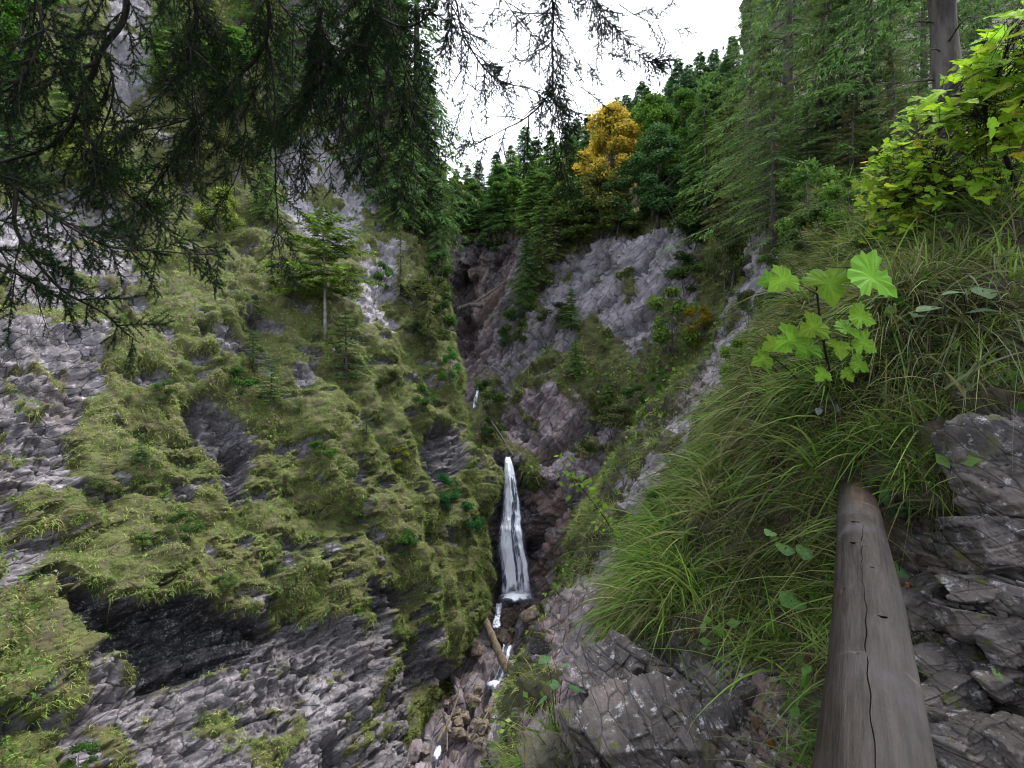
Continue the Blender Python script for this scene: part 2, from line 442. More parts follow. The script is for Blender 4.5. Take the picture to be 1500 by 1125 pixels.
A([(160, -60), (222, -60), (228, 160), (180, 190), (150, 90)], pale=.4, seed=29)
A([(-200, 290), (90, 270), (190, 300), (200, 380), (140, 450), (-200, 430)], rock=.75, pale=.15, rough=34, seed=30)
A([(480, 130), (600, 110), (612, 300), (540, 300)], rock=.8, pale=.35, rough=30, seed=31)
A([(430, -100), (560, -100), (560, 130), (440, 160)], rock=.7, pale=.4, rough=34, seed=32)
_n = fbm(hA.P / 1.9, 5, 300, .6)
hA.rock = np.maximum(hA.rock, .9 * sstep(.28, .4, _n))
hA.wet = np.maximum(hA.wet, .5 * sstep(.36, .5, _n))
_n = fbm(hA.P * np.array([.55, .55, 1.5]) + 50, 5, 320, .6) + .12 * fbm(hA.P / .5, 3, 321)
_l = sstep(.2, .32, _n)
hA.rock = np.maximum(hA.rock, .95 * _l); hA.wet = np.maximum(hA.wet, .45 * _l); hA.rec = hA.rec + .16 * _l  # ledges set back and darkened
hA.rock *= 1 - .9 * sstep(.12, .3, fbm(hA.P / 1.5, 5, 340, .58)) * (1 - hA.wet)
hA.displace(lump=3.6, lamp=1.1, block=.85, bamp=.36, hum=.95, hamp=.16, seed=100)

# ---- the gorge behind: wooded plateau, cliffs and the stream bed
g = Sheet(lat([
    ([318, 316, 312, 290, 215, 175, 130, 80, 20], [520, 690, 740, 800, 880, 960, 1040, 1130, 1250], [170, 170, 170, 165, 160, 150, 140, 130, 120]),
    ([322, 320, 316, 298, 262, 225, 185, 140, 90], [540, 690, 740, 800, 880, 960, 1040, 1130, 1250], [115, 115, 112, 108, 100, 92, 86, 80, 75]),
    ([335, 333, 330, 326, 316, 302, 280, 250, 215], [560, 690, 740, 800, 880, 960, 1040, 1130, 1250], [76, 75, 74, 70, 65, 60, 54, 48, 42]),
    ([352, 350, 345, 353, 340, 334, 330, 310, 290], [580, 680, 740, 800, 880, 960, 1030, 1130, 1250], [67, 64, 62, 57, 53, 49, 45, 38, 32]),
    (420, [590, 680, 738, 800, 880, 960, 1040, 1130, 1250], [64, 63, 59, 53.5, 49.5, 45.5, 41, 35, 30]),
    (500, [600, 690, 728, 790, 880, 960, 1040, 1130, 1250], [61, 58, 53, 48.5, 44.5, 40.5, 36, 31, 27]),
    (570, [610, 690, 727, 790, 880, 960, 1040, 1130, 1250], [57, 52, 46.5, 43, 40, 36.5, 33, 28, 25]),
    (638, [620, 700, 745, 800, 880, 950, 1040, 1130, 1250], [51, 45, 41, 38.5, 35.5, 32, 28.5, 25, 23]),
    ([668, 668, 668, 700, 700, 700, 700, 700, 700], [640, 715, 748, 805, 870, 930, 1020, 1130, 1250], [42, 37, 35.4, 34, 31.5, 28.5, 25.5, 22, 20]),
    (700, [645, 722, 758, 812, 870, 930, 1020, 1130, 1250], [40, 35.2, 34.3, 33, 31, 28, 25, 22, 20]),
    (780, [650, 722, 772, 822, 870, 930, 1020, 1130, 1250], [38, 33.8, 33.2, 31, 28.2, 25.5, 22.5, 20, 18]),
    (868, [650, 712, 780, 822, 865, 930, 1020, 1130, 1250], [36, 32.6, 32.2, 29.5, 26.3, 23.5, 20.5, 18, 16]),
    (935, [640, 705, 768, 812, 855, 920, 1000, 1130, 1250], [32, 29.2, 28.7, 26.4, 23.8, 20.5, 18, 16, 15]),
    (1005, [600, 680, 745, 800, 850, 920, 1000, 1130, 1250], [27, 25, 24.6, 23, 20.8, 18, 16, 15, 14]),
    (1100, [540, 630, 700, 760, 830, 900, 1000, 1130, 1250], [21, 20.6, 20.6, 19.6, 18, 16, 14, 13, 12]),
    (1300, [440, 560, 650, 740, 800, 880, 1000, 1130, 1250], [14, 14, 14, 14, 13.5, 13, 12, 11, 10]),
]), 620, 360).frame(math.radians(50), .3)
B = g.patch
B([(655, 345), (720, 335), (775, 345), (775, 400), (740, 440), (720, 520), (700, 590), (640, 590)], rock=1, wet=.5, red=.2, recess=.8, rough=14, soft=10, seed=1)  # deep cleft: its shadow is put into the rock colour besides the recess
B([(678, 372), (706, 368), (708, 420), (690, 440)], red=.55, pale=.2, soft=7, seed=2)
B([(655, 350), (682, 348), (684, 385), (655, 400)], pale=.6, soft=6, seed=3)
B([(745, 360), (768, 352), (768, 385), (745, 400)], pale=.5, soft=6, seed=33)
B([(662, 380), (685, 395), (690, 450), (700, 520), (660, 520)], wet=.8, recess=1.9, soft=8, seed=4)
B([(690, 420), (740, 430), (712, 470), (690, 470)], red=.5, soft=8, seed=34)
B([(815, 372), (880, 340), (960, 335), (1015, 345), (1020, 385), (960, 430), (900, 470), (850, 470), (800, 480), (780, 440)], pale=.4, rough=16, soft=9, seed=5)
B([(868, 370), (905, 360), (900, 405), (875, 420)], pale=.55, soft=8, seed=6)
B([(715, 480), (760, 450), (820, 450), (850, 500), (800, 540), (745, 545), (722, 525)], pale=.2, wet=.2, rough=14, seed=7)
B([(740, 560), (830, 555), (862, 575), (850, 600), (790, 665), (752, 660), (735, 620)], red=.3, pale=.1, rough=10, seed=8)
B([(862, 575), (898, 585), (858, 630), (800, 680), (775, 672), (815, 625)], wet=.95, recess=2.2, rough=7, soft=6, seed=9)
B([(735, 520), (758, 520), (742, 580), (722, 575)], wet=.6, recess=.6, soft=7, seed=10)
B([(890, 450), (960, 420), (1000, 430), (930, 500), (880, 500)], pale=.25, rough=18, seed=11)
B([(800, 690), (860, 650), (900, 640), (880, 690), (830, 760), (800, 750)], red=.15, wet=.15, rough=18, seed=12)
B([(770, 720), (830, 700), (840, 760), (800, 880), (775, 870)], red=.7, pale=.2, wet=0, rough=12, seed=13)
B([(722, 665), (765, 668), (790, 780), (796, 880), (720, 885), (712, 760)], wet=.9, rough=6, soft=5, seed=14)
B([(620, 880), (800, 865), (860, 900), (860, 1330), (520, 1330), (600, 1050), (690, 950)], red=.3, pale=.3, rough=14, seed=15)
B([(690, 900), (750, 880), (755, 1010), (680, 1010)], wet=.5, seed=16)
B([(850, 585), (905, 595), (905, 650), (840, 745), (790, 700), (800, 660)], rock=.9, pale=.1, wet=.2, rough=14, seed=21)
B([(690, 430), (760, 430), (800, 470), (760, 560), (715, 560)], rock=.95, wet=.25, pale=.1, rough=14, seed=22)
B([(880, 470), (1100, 400), (1250, 400), (1250, 600), (1000, 560), (900, 640), (860, 560)], rock=-.3, rough=20, seed=17)
B([(890, 425), (960, 415), (1010, 400), (1015, 440), (970, 500), (920, 520), (885, 490)], rock=.85, pale=.25, rough=22, seed=23)
B([(750, 545), (810, 515), (900, 540), (960, 560), (900, 600), (840, 568), (780, 560)], rock=-1, rough=8, seed=18)
B([(500, 150), (1300, -40), (1300, 300), (1010, 325), (880, 325), (800, 340), (740, 330), (500, 338)], rock=-1, rough=6, seed=19)
_n = fbm(g.P / 3.0, 4, 400)
g.rock = np.maximum(g.rock, .8 * sstep(.3, .45, _n) * (g.P[..., 1] < 66))
_q = g.P @ g.B
_c = sstep(.30, .40, np.abs(((_q[..., 2] + .9 * fbm(g.P / 3.5, 3, 450)) / 4.2) % 1 - .5) + .08 * fbm(g.P / 1.2, 3, 455)) * (g.pix[..., 1] < 720)
_c = sstep(.36, .47, np.abs(((_q[..., 2] + .9 * fbm(g.P / 3.5, 3, 450)) / 3.1) % 1 - .5) + .13 * fbm(g.P / 1.2, 4, 455)) * g.rock
g.rec = g.rec + 1.5 * _c; g.wet = np.maximum(g.wet, .85 * _c)  # slanting clefts, cut back and darkened
g.rock *= 1 - .9 * sstep(.16, .32, fbm(g.P / 2.4, 4, 440)) * (1 - g.wet)
g.displace(lump=4.5, lamp=1.0, block=1.7, bamp=.75, hum=1.1, hamp=.28, seed=200)

# ---- the wooded hillside and its limestone rib on the right
rb = Sheet(lat([
    (-320, [1120, 1085, 1200, 1350, 1550, 1800], [84, 70, 62, 54, 46, 40]),
    (-100, [1125, 1090, 1200, 1350, 1550, 1800], [68, 56, 48, 42, 36, 32]),
    (100, [1130, 1095, 1200, 1350, 1550, 1800], [56, 46, 38, 32, 27, 24]),
    (250, [1135, 1100, 1200, 1350, 1550, 1800], [40, 30, 24, 20, 16, 14]),
    (310, [1145, 1108, 1200, 1350, 1550, 1800], [33, 22, 18, 14, 11.5, 10]),
    (400, [1125, 1086, 1180, 1300, 1500, 1800], [29, 18.5, 14, 11.5, 9.5, 8]),
    (490, [1100, 1062, 1120, 1250, 1500, 1800], [26, 17, 13.2, 10.5, 8.5, 7]),
    (550, [1050, 1006, 1060, 1200, 1450, 1800], [25, 16.5, 12.8, 10, 8, 6.5]),
    (620, [990, 948, 1010, 1150, 1400, 1800], [24, 15.6, 12.2, 9.6, 7.6, 6.2]),
    (700, [940, 897, 960, 1100, 1400, 1800], [23, 14.8, 11.7, 9.2, 7.2, 6]),
    (790, [890, 850, 915, 1050, 1400, 1800], [22, 14, 11.2, 8.9, 7, 5.8]),
    (890, [850, 808, 870, 1010, 1400, 1800], [20.5, 13.2, 10.6, 8.6, 6.8, 5.6]),
    (1000, [810, 770, 835, 1000, 1400, 1800], [19, 12.3, 9.8, 8.2, 6.6, 5.4]),
    (1150, [760, 722, 805, 1000, 1400, 1800], [16, 11, 8.9, 7.6, 6.2, 5.2]),
    (1300, [730, 692, 785, 1000, 1400, 1800], [14, 10, 8.2, 7, 6, 5]),
]), 560, 330).frame(math.radians(58), .3)
R = rb.patch
R([(1000, 560), (1050, 520), (1070, 560), (1040, 640), (1000, 720), (960, 790), (900, 900), (870, 960), (840, 960), (880, 840), (930, 740), (960, 640)], rock=.9, red=.1, rough=26, seed=9)
R([(985, 585), (1010, 555), (1060, 500), (1085, 515), (1050, 580), (1010, 640), (985, 690), (960, 760), (905, 770), (895, 735), (940, 640)], pale=.1, rough=22, seed=1)
R([(740, 1010), (800, 890), (860, 800), (910, 760), (930, 800), (890, 900), (860, 1000), (840, 1090), (720, 1200)], red=.25, rough=14, seed=2)
R([(1040, 520), (1060, 370), (1100, 300), (1135, 295), (1140, 420), (1110, 480), (1060, 540)], pale=.12, wet=.25, rough=20, seed=3)
R([(960, 560), (1015, 540), (1030, 590), (985, 620)], rock=-.45, rough=18, seed=5)
R([(1010, 420), (1090, 430), (1085, 480), (1040, 500)], rock=-.5, rough=18, seed=6)
R([(860, 730), (930, 735), (900, 800), (840, 810)], rock=-.4, rough=18, seed=7)
R([(740, 1000), (790, 960), (840, 990), (830, 1050), (740, 1060)], rock=-.9, rough=10, seed=4)
_n = fbm(rb.P / 1.6, 4, 500)
rb.rock = np.maximum(rb.rock, .8 * sstep(.36, .5, _n))
rb.rock *= 1 - .95 * sstep(.12, .3, fbm(rb.P / 1.1, 4, 540))
rb.displace(lump=2.4, lamp=.5, block=.8, bamp=.3, hum=.6, hamp=.16, seed=300)

# ---- the grassy bank beside the path, close to the camera
bk = Sheet(lat([
    ([275, 285, 290, 245, 195, 150], [1245, 1210, 1290, 1400, 1550, 1800], [10, 8, 6.4, 5, 4.2, 3.7]),
    ([428, 438, 405, 360, 310, 280], [1247, 1207, 1205, 1335, 1500, 1800], [8.5, 6.2, 5, 4, 3.3, 2.8]),
    ([535, 545, 505, 455, 425, 405], [1187, 1144, 1165, 1300, 1480, 1800], [8, 5.5, 4, 3.05, 2.55, 2.2]),
    ([630, 640, 600, 565, 545, 535], [1122, 1077, 1105, 1250, 1450, 1800], [7.5, 5.2, 3.8, 2.7, 2.2, 1.85]),
    ([735, 745, 710, 690, 655, 640], [1057, 1012, 1052, 1235, 1430, 1800], [7, 4.8, 3.6, 2.5, 2.0, 1.6]),
    ([835, 838, 800, 780, 760, 760], [1017, 972, 1002, 1200, 1400, 1800], [6.5, 4.4, 3.3, 2.4, 1.85, 1.42]),
    ([950, 938, 925, 895, 865, 880], [997, 944, 962, 1160, 1390, 1800], [6, 4, 2.9, 2.3, 1.75, 1.25]),
    ([1040, 1025, 1015, 1005, 965, 1000], [962, 912, 922, 1132, 1400, 1800], [5.5, 3.6, 2.6, 2.12, 1.66, 1.1]),
    ([1150, 1135, 1125, 1122, 1085, 1150], [900, 840, 882, 1102, 1400, 1800], [5, 3.3, 2.3, 1.95, 1.5, .98]),
    ([1300, 1300, 1300, 1300, 1270, 1350], [850, 765, 850, 1100, 1400, 1800], [4.5, 2.8, 1.9, 1.65, 1.36, .88]),
], ), 620, 430, extra_rows=[[(-1.2, .8, -3.6), (-.5, .7, -2.3), (.1, .7, -1.62), (.7, .75, -1.5), (1.05, .75, -1.2), (2.2, .6, -.75)],
                           [(-1.4, -.6, -3.6), (-.7, -.6, -2.3), (-.2, -.6, -1.62), (.55, -.6, -1.55), (1.0, -.6, -1.3), (2.2, -.6, -.85)],
                           [(-1.4, -2.2, -3.6), (-.7, -2.2, -2.3), (-.2, -2.2, -1.62), (.55, -2.2, -1.55), (1.0, -2.2, -1.3), (2.2, -2.2, -.85)]]).frame(math.radians(-48), .25)
K = bk.patch
K([(835, 965), (870, 935), (940, 915), (1010, 930), (1075, 960), (1150, 1000), (1190, 1060), (1200, 1400), (860, 1400), (850, 1090)], rock=1, rough=14, soft=12, seed=1)
K([(1095, 960), (1195, 985), (1215, 1400), (1120, 1400)], rock=1, red=.25, rough=10, seed=2)
K([(1310, 860), (1400, 800), (1420, 640), (1500, 610), (1800, 600), (1800, 1400), (1340, 1400)], rock=1, rough=16, soft=14, seed=3)
K([(1310, 880), (1340, 760), (1400, 780), (1400, 860)], rock=.8, red=.2, rough=16, seed=4)
K([(1440, 545), (1500, 540), (1520, 575), (1450, 585)], rock=.9, rough=8, soft=8, seed=5)
K([(1070, 300), (1140, 290), (1150, 420), (1100, 520), (1040, 560)], rock=.8, rough=14, seed=6)
bk.rock *= 1 - .8 * sstep(.3, .45, fbm(bk.P / .3, 4, 640))
bk.displace(lump=.9, lamp=.13, block=.32, bamp=.085, hum=.26, hamp=.075, seed=400)

M['rockA'] = terrain_mat('hillside ground', .8, (0, math.radians(24), 0), stretch=(.85, .85, 2.0), bump=.4)
M['rockB'] = terrain_mat('gorge ground', 1.7, (0, math.radians(50), 0), stretch=(.62, .62, 2.3), bump=.65, lo=(.075, .062, .074), hi=(.26, .222, .248))
M['rockR'] = terrain_mat('rib ground', .7, (0, math.radians(58), 0), lo=(.08, .068, .078), hi=(.21, .19, .205), soil=((.025, .02, .012), (.045, .042, .016)), moss=(.03, .036, .012))
M['rockK'] = terrain_mat('bank ground', .22, (0, math.radians(-48), 0), lo=(.032, .028, .026), hi=(.082, .072, .068), soil=((.02, .015, .009), (.038, .03, .015)), moss=(.028, .028, .011))
hA.build('hillside', M['rockA'], 'steep grassy hillside with grey rock outcrops left of the waterfall', 'hillside')
g.build('gorge', M['rockB'], 'rocky gorge with cliffs and stream bed behind the waterfall', 'gorge')
rb.build('rocky_slope', M['rockR'], 'wooded slope with pale limestone rib right of the waterfall', 'slope')
bk.build('bank', M['rockK'], 'near grassy bank and stony path edge beside the log handrail', 'bank')
# ------------------------------------------------------------------ grass and low plants (nobody could count them)
def palette(P, cols, scale, seed, jit=.25):
    """mix of colours that drifts over the ground"""
    r = np.random.default_rng(seed)
    cols = np.array(cols); k = len(cols)
    f = (fbm(P / scale, 3, seed) * 1.1 + .5) * (k - 1) + r.normal(0, .55, len(P))
    f = np.clip(f, 0, k - 1.001); i = f.astype(int); u = (f - i)[:, None]
    c = cols[i] * (1 - u) + cols[i + 1] * u
    return np.clip(c * (1 + r.normal(0, jit, (len(P), 1))), .002, 1)

def blades(mb, pos, nrm, L, W, nb, seg, col, spread=.55, droop=.6, up=.5, seed=0, jit=.2, tuft=.08):
    r = np.random.default_rng(seed)
    n = len(pos)
    if n == 0: return
    L = np.broadcast_to(L, (n,)); W = np.broadcast_to(W, (n,))
    pos = np.repeat(pos, nb, 0); nrm = np.repeat(nrm, nb, 0); L = np.repeat(L, nb) * r.uniform(.45, 1.15, n * nb); W = np.repeat(W, nb) * r.uniform(.6, 1.2, n * nb)
    col = np.repeat(col, nb, 0) * (1 + r.normal(0, jit, (n * nb, 1)))
    dry = r.random((n * nb, 1)) < .1
    col = np.where(dry, col * .4 + np.array([.21, .17, .085]) * .6, col)
    N_ = n * nb
    off = r.normal(0, 1, (N_, 3)); off -= nrm * (off * nrm).sum(-1, keepdims=True)
    base = pos + off * tuft * L[:, None] - nrm * .02 * L[:, None]
    d = norm(nrm * (1 - up) + np.array([0, 0, up]) + r.normal(0, spread, (N_, 3)) * .8)
    side = norm(np.cross(d, r.normal(0, 1, (N_, 3)) + nrm))
    dn = np.array([0, 0, -1.0]) + nrm * .35
    dr = droop * r.uniform(.5, 1.5, N_)
    s = np.linspace(0, 1, seg + 1)
    C = base[:, None] + L[:, None, None] * (d[:, None] * s[None, :, None] + dn[:, None] * (dr[:, None] * s[None] ** 2)[..., None])
    w = W[:, None] * (1 - s[None] ** 1.6 * .95) / 2
    a = C[:, :seg] - side[:, None] * w[:, :seg, None]; b = C[:, :seg] + side[:, None] * w[:, :seg, None]
    V = np.concatenate([np.stack([a, b], 2).reshape(N_, -1, 3), C[:, seg:]], 1)      # 2*seg + 1 vertices
    m = 2 * seg + 1
    o = (np.arange(N_) * m)[:, None]
    q = np.concatenate([o + np.array([[2 * k, 2 * k + 1, 2 * k + 3, 2 * k + 2]]) for k in range(seg - 1)]) if seg > 1 else None
    t = o + np.array([[2 * seg - 2, 2 * seg - 1, 2 * seg]])
    mb.add(V, q, t, np.repeat(np.clip(col, .002, 1), m, 0))

def leaflets(mb, pos, nrm, size, col, seed=0, flat=.6, asp=.55):
    """small kite-shaped leaves"""
    r = np.random.default_rng(seed); n = len(pos)
    if n == 0: return
    size = np.broadcast_to(size, (n,)) * r.uniform(.6, 1.3, n)
    up = norm(nrm * flat + r.normal(0, .45, (n, 3)))
    a = norm(np.cross(up, r.normal(0, 1, (n, 3)))); b = np.cross(up, a)
    p = pos
    V = np.stack([p, p + size[:, None] * (a * .5 + b * asp * .5), p + size[:, None] * a - up * (size * .15)[:, None], p + size[:, None] * (a * .5 - b * asp * .5)], 1)
    i = (np.arange(n) * 4)[:, None] + np.array([[0, 1, 2, 3]])
    mb.add(V, i, None, np.repeat(col, 4, 0))

OLIVE = [(.14, .20, .05), (.22, .27, .08), (.28, .30, .10), (.31, .29, .15), (.18, .24, .065)]
TURF = [(.13, .22, .05), (.21, .315, .08), (.28, .37, .095), (.33, .36, .14), (.235, .34, .085), (.14, .25, .06), (.26, .28, .12)]
GREEN = [(.10, .165, .04), (.17, .24, .06), (.25, .28, .08), (.15, .22, .05)]
def grass_on(name, sh, dens, L, W, nb, seg, cols, scale, seed, label, weight=None, **kw):
    wgt = sstep(.45, .75, sh.cover + .25 * fbm(sh.P / (scale * .25), 3, seed + 5)) if weight is None else weight
    pos, nr = sh.sample(dens, wgt, seed=seed)
    mb = MB(); c = palette(pos, cols, scale, seed + 1)
    r = np.random.default_rng(seed + 2)
    blades(mb, pos, nr, L * r.uniform(.6, 1.3, len(pos)) * (1 + .5 * fbm(pos / scale, 2, seed + 3)), W(pos[:, 1]) if callable(W) else W, nb, seg, c, seed=seed + 4, **kw)
    print(name, len(pos), 'tufts')
    return tag(mb.build(name, M['grass']), label, 'grass', kind='stuff')

_wt = sstep(.35, .65, hA.cover + .2 * fbm(hA.P / .6, 3, 16))
grass_on('hillside_turf', hA, 46, .125, .017, 12, 2, TURF, 2.4, 11, 'short yellow green turf and moss covering the left hillside', weight=_wt, droop=.6, up=.5, spread=.8, tuft=.5, jit=.16)
grass_on('hillside_grass', hA, 4.5, .27, .013, 16, 2, OLIVE, 3.0, 17, 'longer grass tufts on the left hillside', weight=_wt * (.15 + sstep(.0, .3, fbm(hA.P / 1.4, 3, 18)) * 1.3), droop=.75, up=.45, spread=.6, tuft=.2)
grass_on('gorge_grass', g, 2.6, .62, .045, 11, 2, GREEN + OLIVE, 6.0, 12, 'dark and olive grass on the ledges of the gorge cliffs', weight=sstep(.45, .75, g.cover) * (g.P[..., 1] < 72), droop=.7, tuft=.35)
grass_on('slope_grass', rb, 22, .32, .014, 13, 3, GREEN + OLIVE[:3], 2.0, 13, 'green grass on the slope beside the limestone rib', weight=sstep(.45, .75, rb.cover) * (rb.P[..., 1] < 26), droop=.7, tuft=.2)
_wk = sstep(.5, .8, bk.cover + .25 * fbm(bk.P / .3, 3, 77)) * (bk.P[..., 1] > .8) * (.5 + 1.1 * sstep(-.1, .25, fbm(bk.P / .33, 3, 78)))
grass_on('bank_grass', bk, 95, .38, lambda Y: np.clip(.0034 * Y, .007, .017), 24, 5, [(.045, .10, .018), (.07, .15, .022), (.125, .215, .032), (.10, .17, .028), (.13, .18, .045), (.18, .165, .08), (.08, .155, .024), (.10, .10, .045), (.09, .17, .026)], .5, 14, 'long drooping green and straw coloured grass on the near bank', weight=_wk, droop=.75, up=.85, spread=.85, tuft=.10, jit=.25)

grass_on('bank_turf', bk, 150, .15, lambda Y: np.clip(.0024 * Y, .005, .012), 18, 3, [(.05, .10, .02), (.08, .13, .025), (.13, .12, .05), (.09, .065, .035), (.06, .11, .02)], .35, 19, 'short matted and partly dead grass under the long blades of the near bank', weight=_wk, droop=.8, up=.5, spread=1.1, tuft=.25, jit=.25)

_px, _py = bk.pix[..., 0], bk.pix[..., 1]
grass_on('broad_grass', bk, 34, .40, .0115, 13, 6, [(.10, .13, .06), (.16, .18, .10), (.20, .21, .15), (.13, .15, .08)], .5, 20, 'broad arching greyish blades of grass under the maple', weight=_wk * sstep(1300, 1360, _px) * sstep(320, 350, _py) * sstep(600, 540, _py), droop=.9, up=.6, spread=1.0, tuft=.1, jit=.25)

def cover_on(name, sh, dens, size, cols, scale, seed, label, thr=.05, w=1., lift=.1):
    f = sstep(thr, thr + .2, fbm(sh.P / scale, 3, seed + 9)) * sstep(.5, .8, sh.cover) * w
    pos, nr = sh.sample(dens, f, seed=seed)
    mb = MB(); r = np.random.default_rng(seed)
    leaflets(mb, pos + nr * (r.random((len(pos), 1)) * lift), nr, size, palette(pos, cols, scale * .5, seed + 2), seed, .9, .7)
    print(name, len(pos))
    return tag(mb.build(name, M['leaf']), label, 'ground cover', kind='stuff')
cover_on('hillside_herbs', hA, 75, .085, [(.05, .11, .02), (.10, .18, .035), (.16, .22, .06)], 2.2, 21, 'low leafy green herbs among the grass of the left hillside', .1, lift=.22)
cover_on('gorge_herbs', g, 11, .26, [(.07, .14, .03), (.13, .22, .045), (.2, .26, .06)], 5, 22, 'leafy green herbs on the gorge ledges', -.05, (g.P[..., 1] < 72), lift=.5)
cover_on('slope_herbs', rb, 70, .12, [(.05, .11, .02), (.10, .18, .03), (.16, .22, .05)], 2.2, 23, 'leafy green herbs on the slope beside the limestone rib', -.05, (rb.P[..., 1] < 26), lift=.25)
cover_on('bank_herbs', bk, 420, .05, [(.05, .11, .02), (.09, .18, .03), (.13, .2, .06)], .5, 24, 'small herb leaves among the long grass of the near bank', .12, (bk.P[..., 1] > .8), lift=.12)

# ------------------------------------------------------------------ trees
def sub(v, t): return v[0] + (v[1] - v[0]) * t
def spruce_mesh(h, rad, whorls, per, twigs, seed, base=.12, leaf=.12, pal=((.018, .042, .014), (.04, .075, .02)), sag=.45, tw=.16, bare=0., leafn=3, point=.85, bark='bark', tk=.021):
    """trunk and crown meshes of a conifer standing at the origin"""
    r = np.random.default_rng(seed)
    tr = MB(); lean = r.normal(0, .012, 2) * h
    zz = np.linspace(-.4, h, 9)
    ctr = np.stack([lean[0] * (zz / h) ** 2, lean[1] * (zz / h) ** 2, zz], 1)
    tube(tr, ctr, tk * h * (1 - .96 * np.clip(zz / h, 0, 1)) + .004, 8)
    p, nn, sz, ax, cc = [], [], [], [], []
    pal = np.array(pal)
    V, T, C = [], [], []
    for k in range(whorls):
        t = base + (1 - base) * ((k + r.uniform(-.3, .3)) / whorls); t = min(max(t, base), .985)
        z = t * h
        Lb = rad * (max(1 - (t - base) / (1 - base), 0) ** point + .03) * (1 if t > base + .08 else .75)
        for b in range(per):
            if r.random() < .1 + bare: continue
            bt = r.choice([.5, .75, 1., 1.25, 1.6], p=[.15, .2, .3, .2, .15])
            th = 2 * math.pi * (b + r.uniform(-.4, .4)) / per + k * .8
            L = Lb * r.choice([.45, .8, 1., 1.1, 1.3], p=[.15, .25, .3, .2, .1]) * r.uniform(.85, 1.15)
            out = np.array([math.cos(th), math.sin(th), 0]); sd = np.array([-out[1], out[0], 0])
            rise = (.35 if t > .6 else .1) - .1 * r.random()
            s = np.linspace(0, 1, 5)
            pts = np.array([lean[0] * t * t, lean[1] * t * t, z]) + L * (out * s[:, None] + np.array([0, 0, 1]) * (rise * s - sag * s ** 2 + .12 * s ** 4)[:, None])
            if L > .25: tube(tr, pts, np.linspace(.012 * L + .004, .003, 5), 4, cap=False)
            nt_ = max(3, int(twigs * (.4 + .6 * L / rad)))
            for q in range(nt_):
                f = .12 + .88 * (q + r.random()) / nt_
                i = min(int(f * 4), 3); u = f * 4 - i
                o = pts[i] * (1 - u) + pts[i + 1] * u
                tang = pts[i + 1] - pts[i]; tang /= np.linalg.norm(tang)
                for sgn in (-1, 1):
                    l = L * tw * (1.25 - f * .75) * r.uniform(.7, 1.4) + leaf * min(.7, .25 + L * .3)
                    d = tang * .75 + sd * sgn * r.uniform(.5, 1.) + np.array([0, 0, -r.uniform(.05, .5)])
                    d /= np.linalg.norm(d)
                    p.append(o); ax.append(d * l); cc.append(f); sz.append(bt)
    p = np.array(p); ax = np.array(ax); cc = np.array(cc); sz = np.array(sz)[:, None]; n = len(p)
    # each twig is a feather of slim needle sprays set along it
    cr = MB()
    wn = norm(np.cross(ax, r.normal(0, .35, (n, 3)) + np.array([0, 0, 1])))
    for j in range(leafn):
        f = (j + r.random(n)) / leafn
        o = p + ax * f[:, None] * .9
        leafj = leaf * np.clip(.45 + np.linalg.norm(ax, axis=1) / leaf * .25, .4, 1)
        a = norm(norm(ax) * .9 + wn * (r.uniform(.25, .8, n) * (1 if j % 2 else -1))[:, None] + r.normal(0, .2, (n, 3)) + np.array([0, 0, -.15]))
        w = norm(np.cross(a, r.normal(0, .6, (n, 3)) + np.array([0, 0, 1])))
        l = leafj * r.uniform(.6, 1.4, n) * (1.25 - .6 * f); wd = l * r.uniform(.09, .15, n)
        Vv = np.stack([o - w * wd[:, None] * .5, o + a * (l * .5)[:, None] + w * wd[:, None], o + a * l[:, None], o + a * (l * .45)[:, None] - w * wd[:, None]], 1)
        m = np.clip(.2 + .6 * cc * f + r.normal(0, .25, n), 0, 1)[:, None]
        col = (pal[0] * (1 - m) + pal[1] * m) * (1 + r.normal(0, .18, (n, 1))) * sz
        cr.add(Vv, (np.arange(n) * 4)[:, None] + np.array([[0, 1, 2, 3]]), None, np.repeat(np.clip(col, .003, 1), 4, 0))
    return tr.mesh('trunk', M[bark]), cr.mesh('crown', M['needle'], smooth=False)

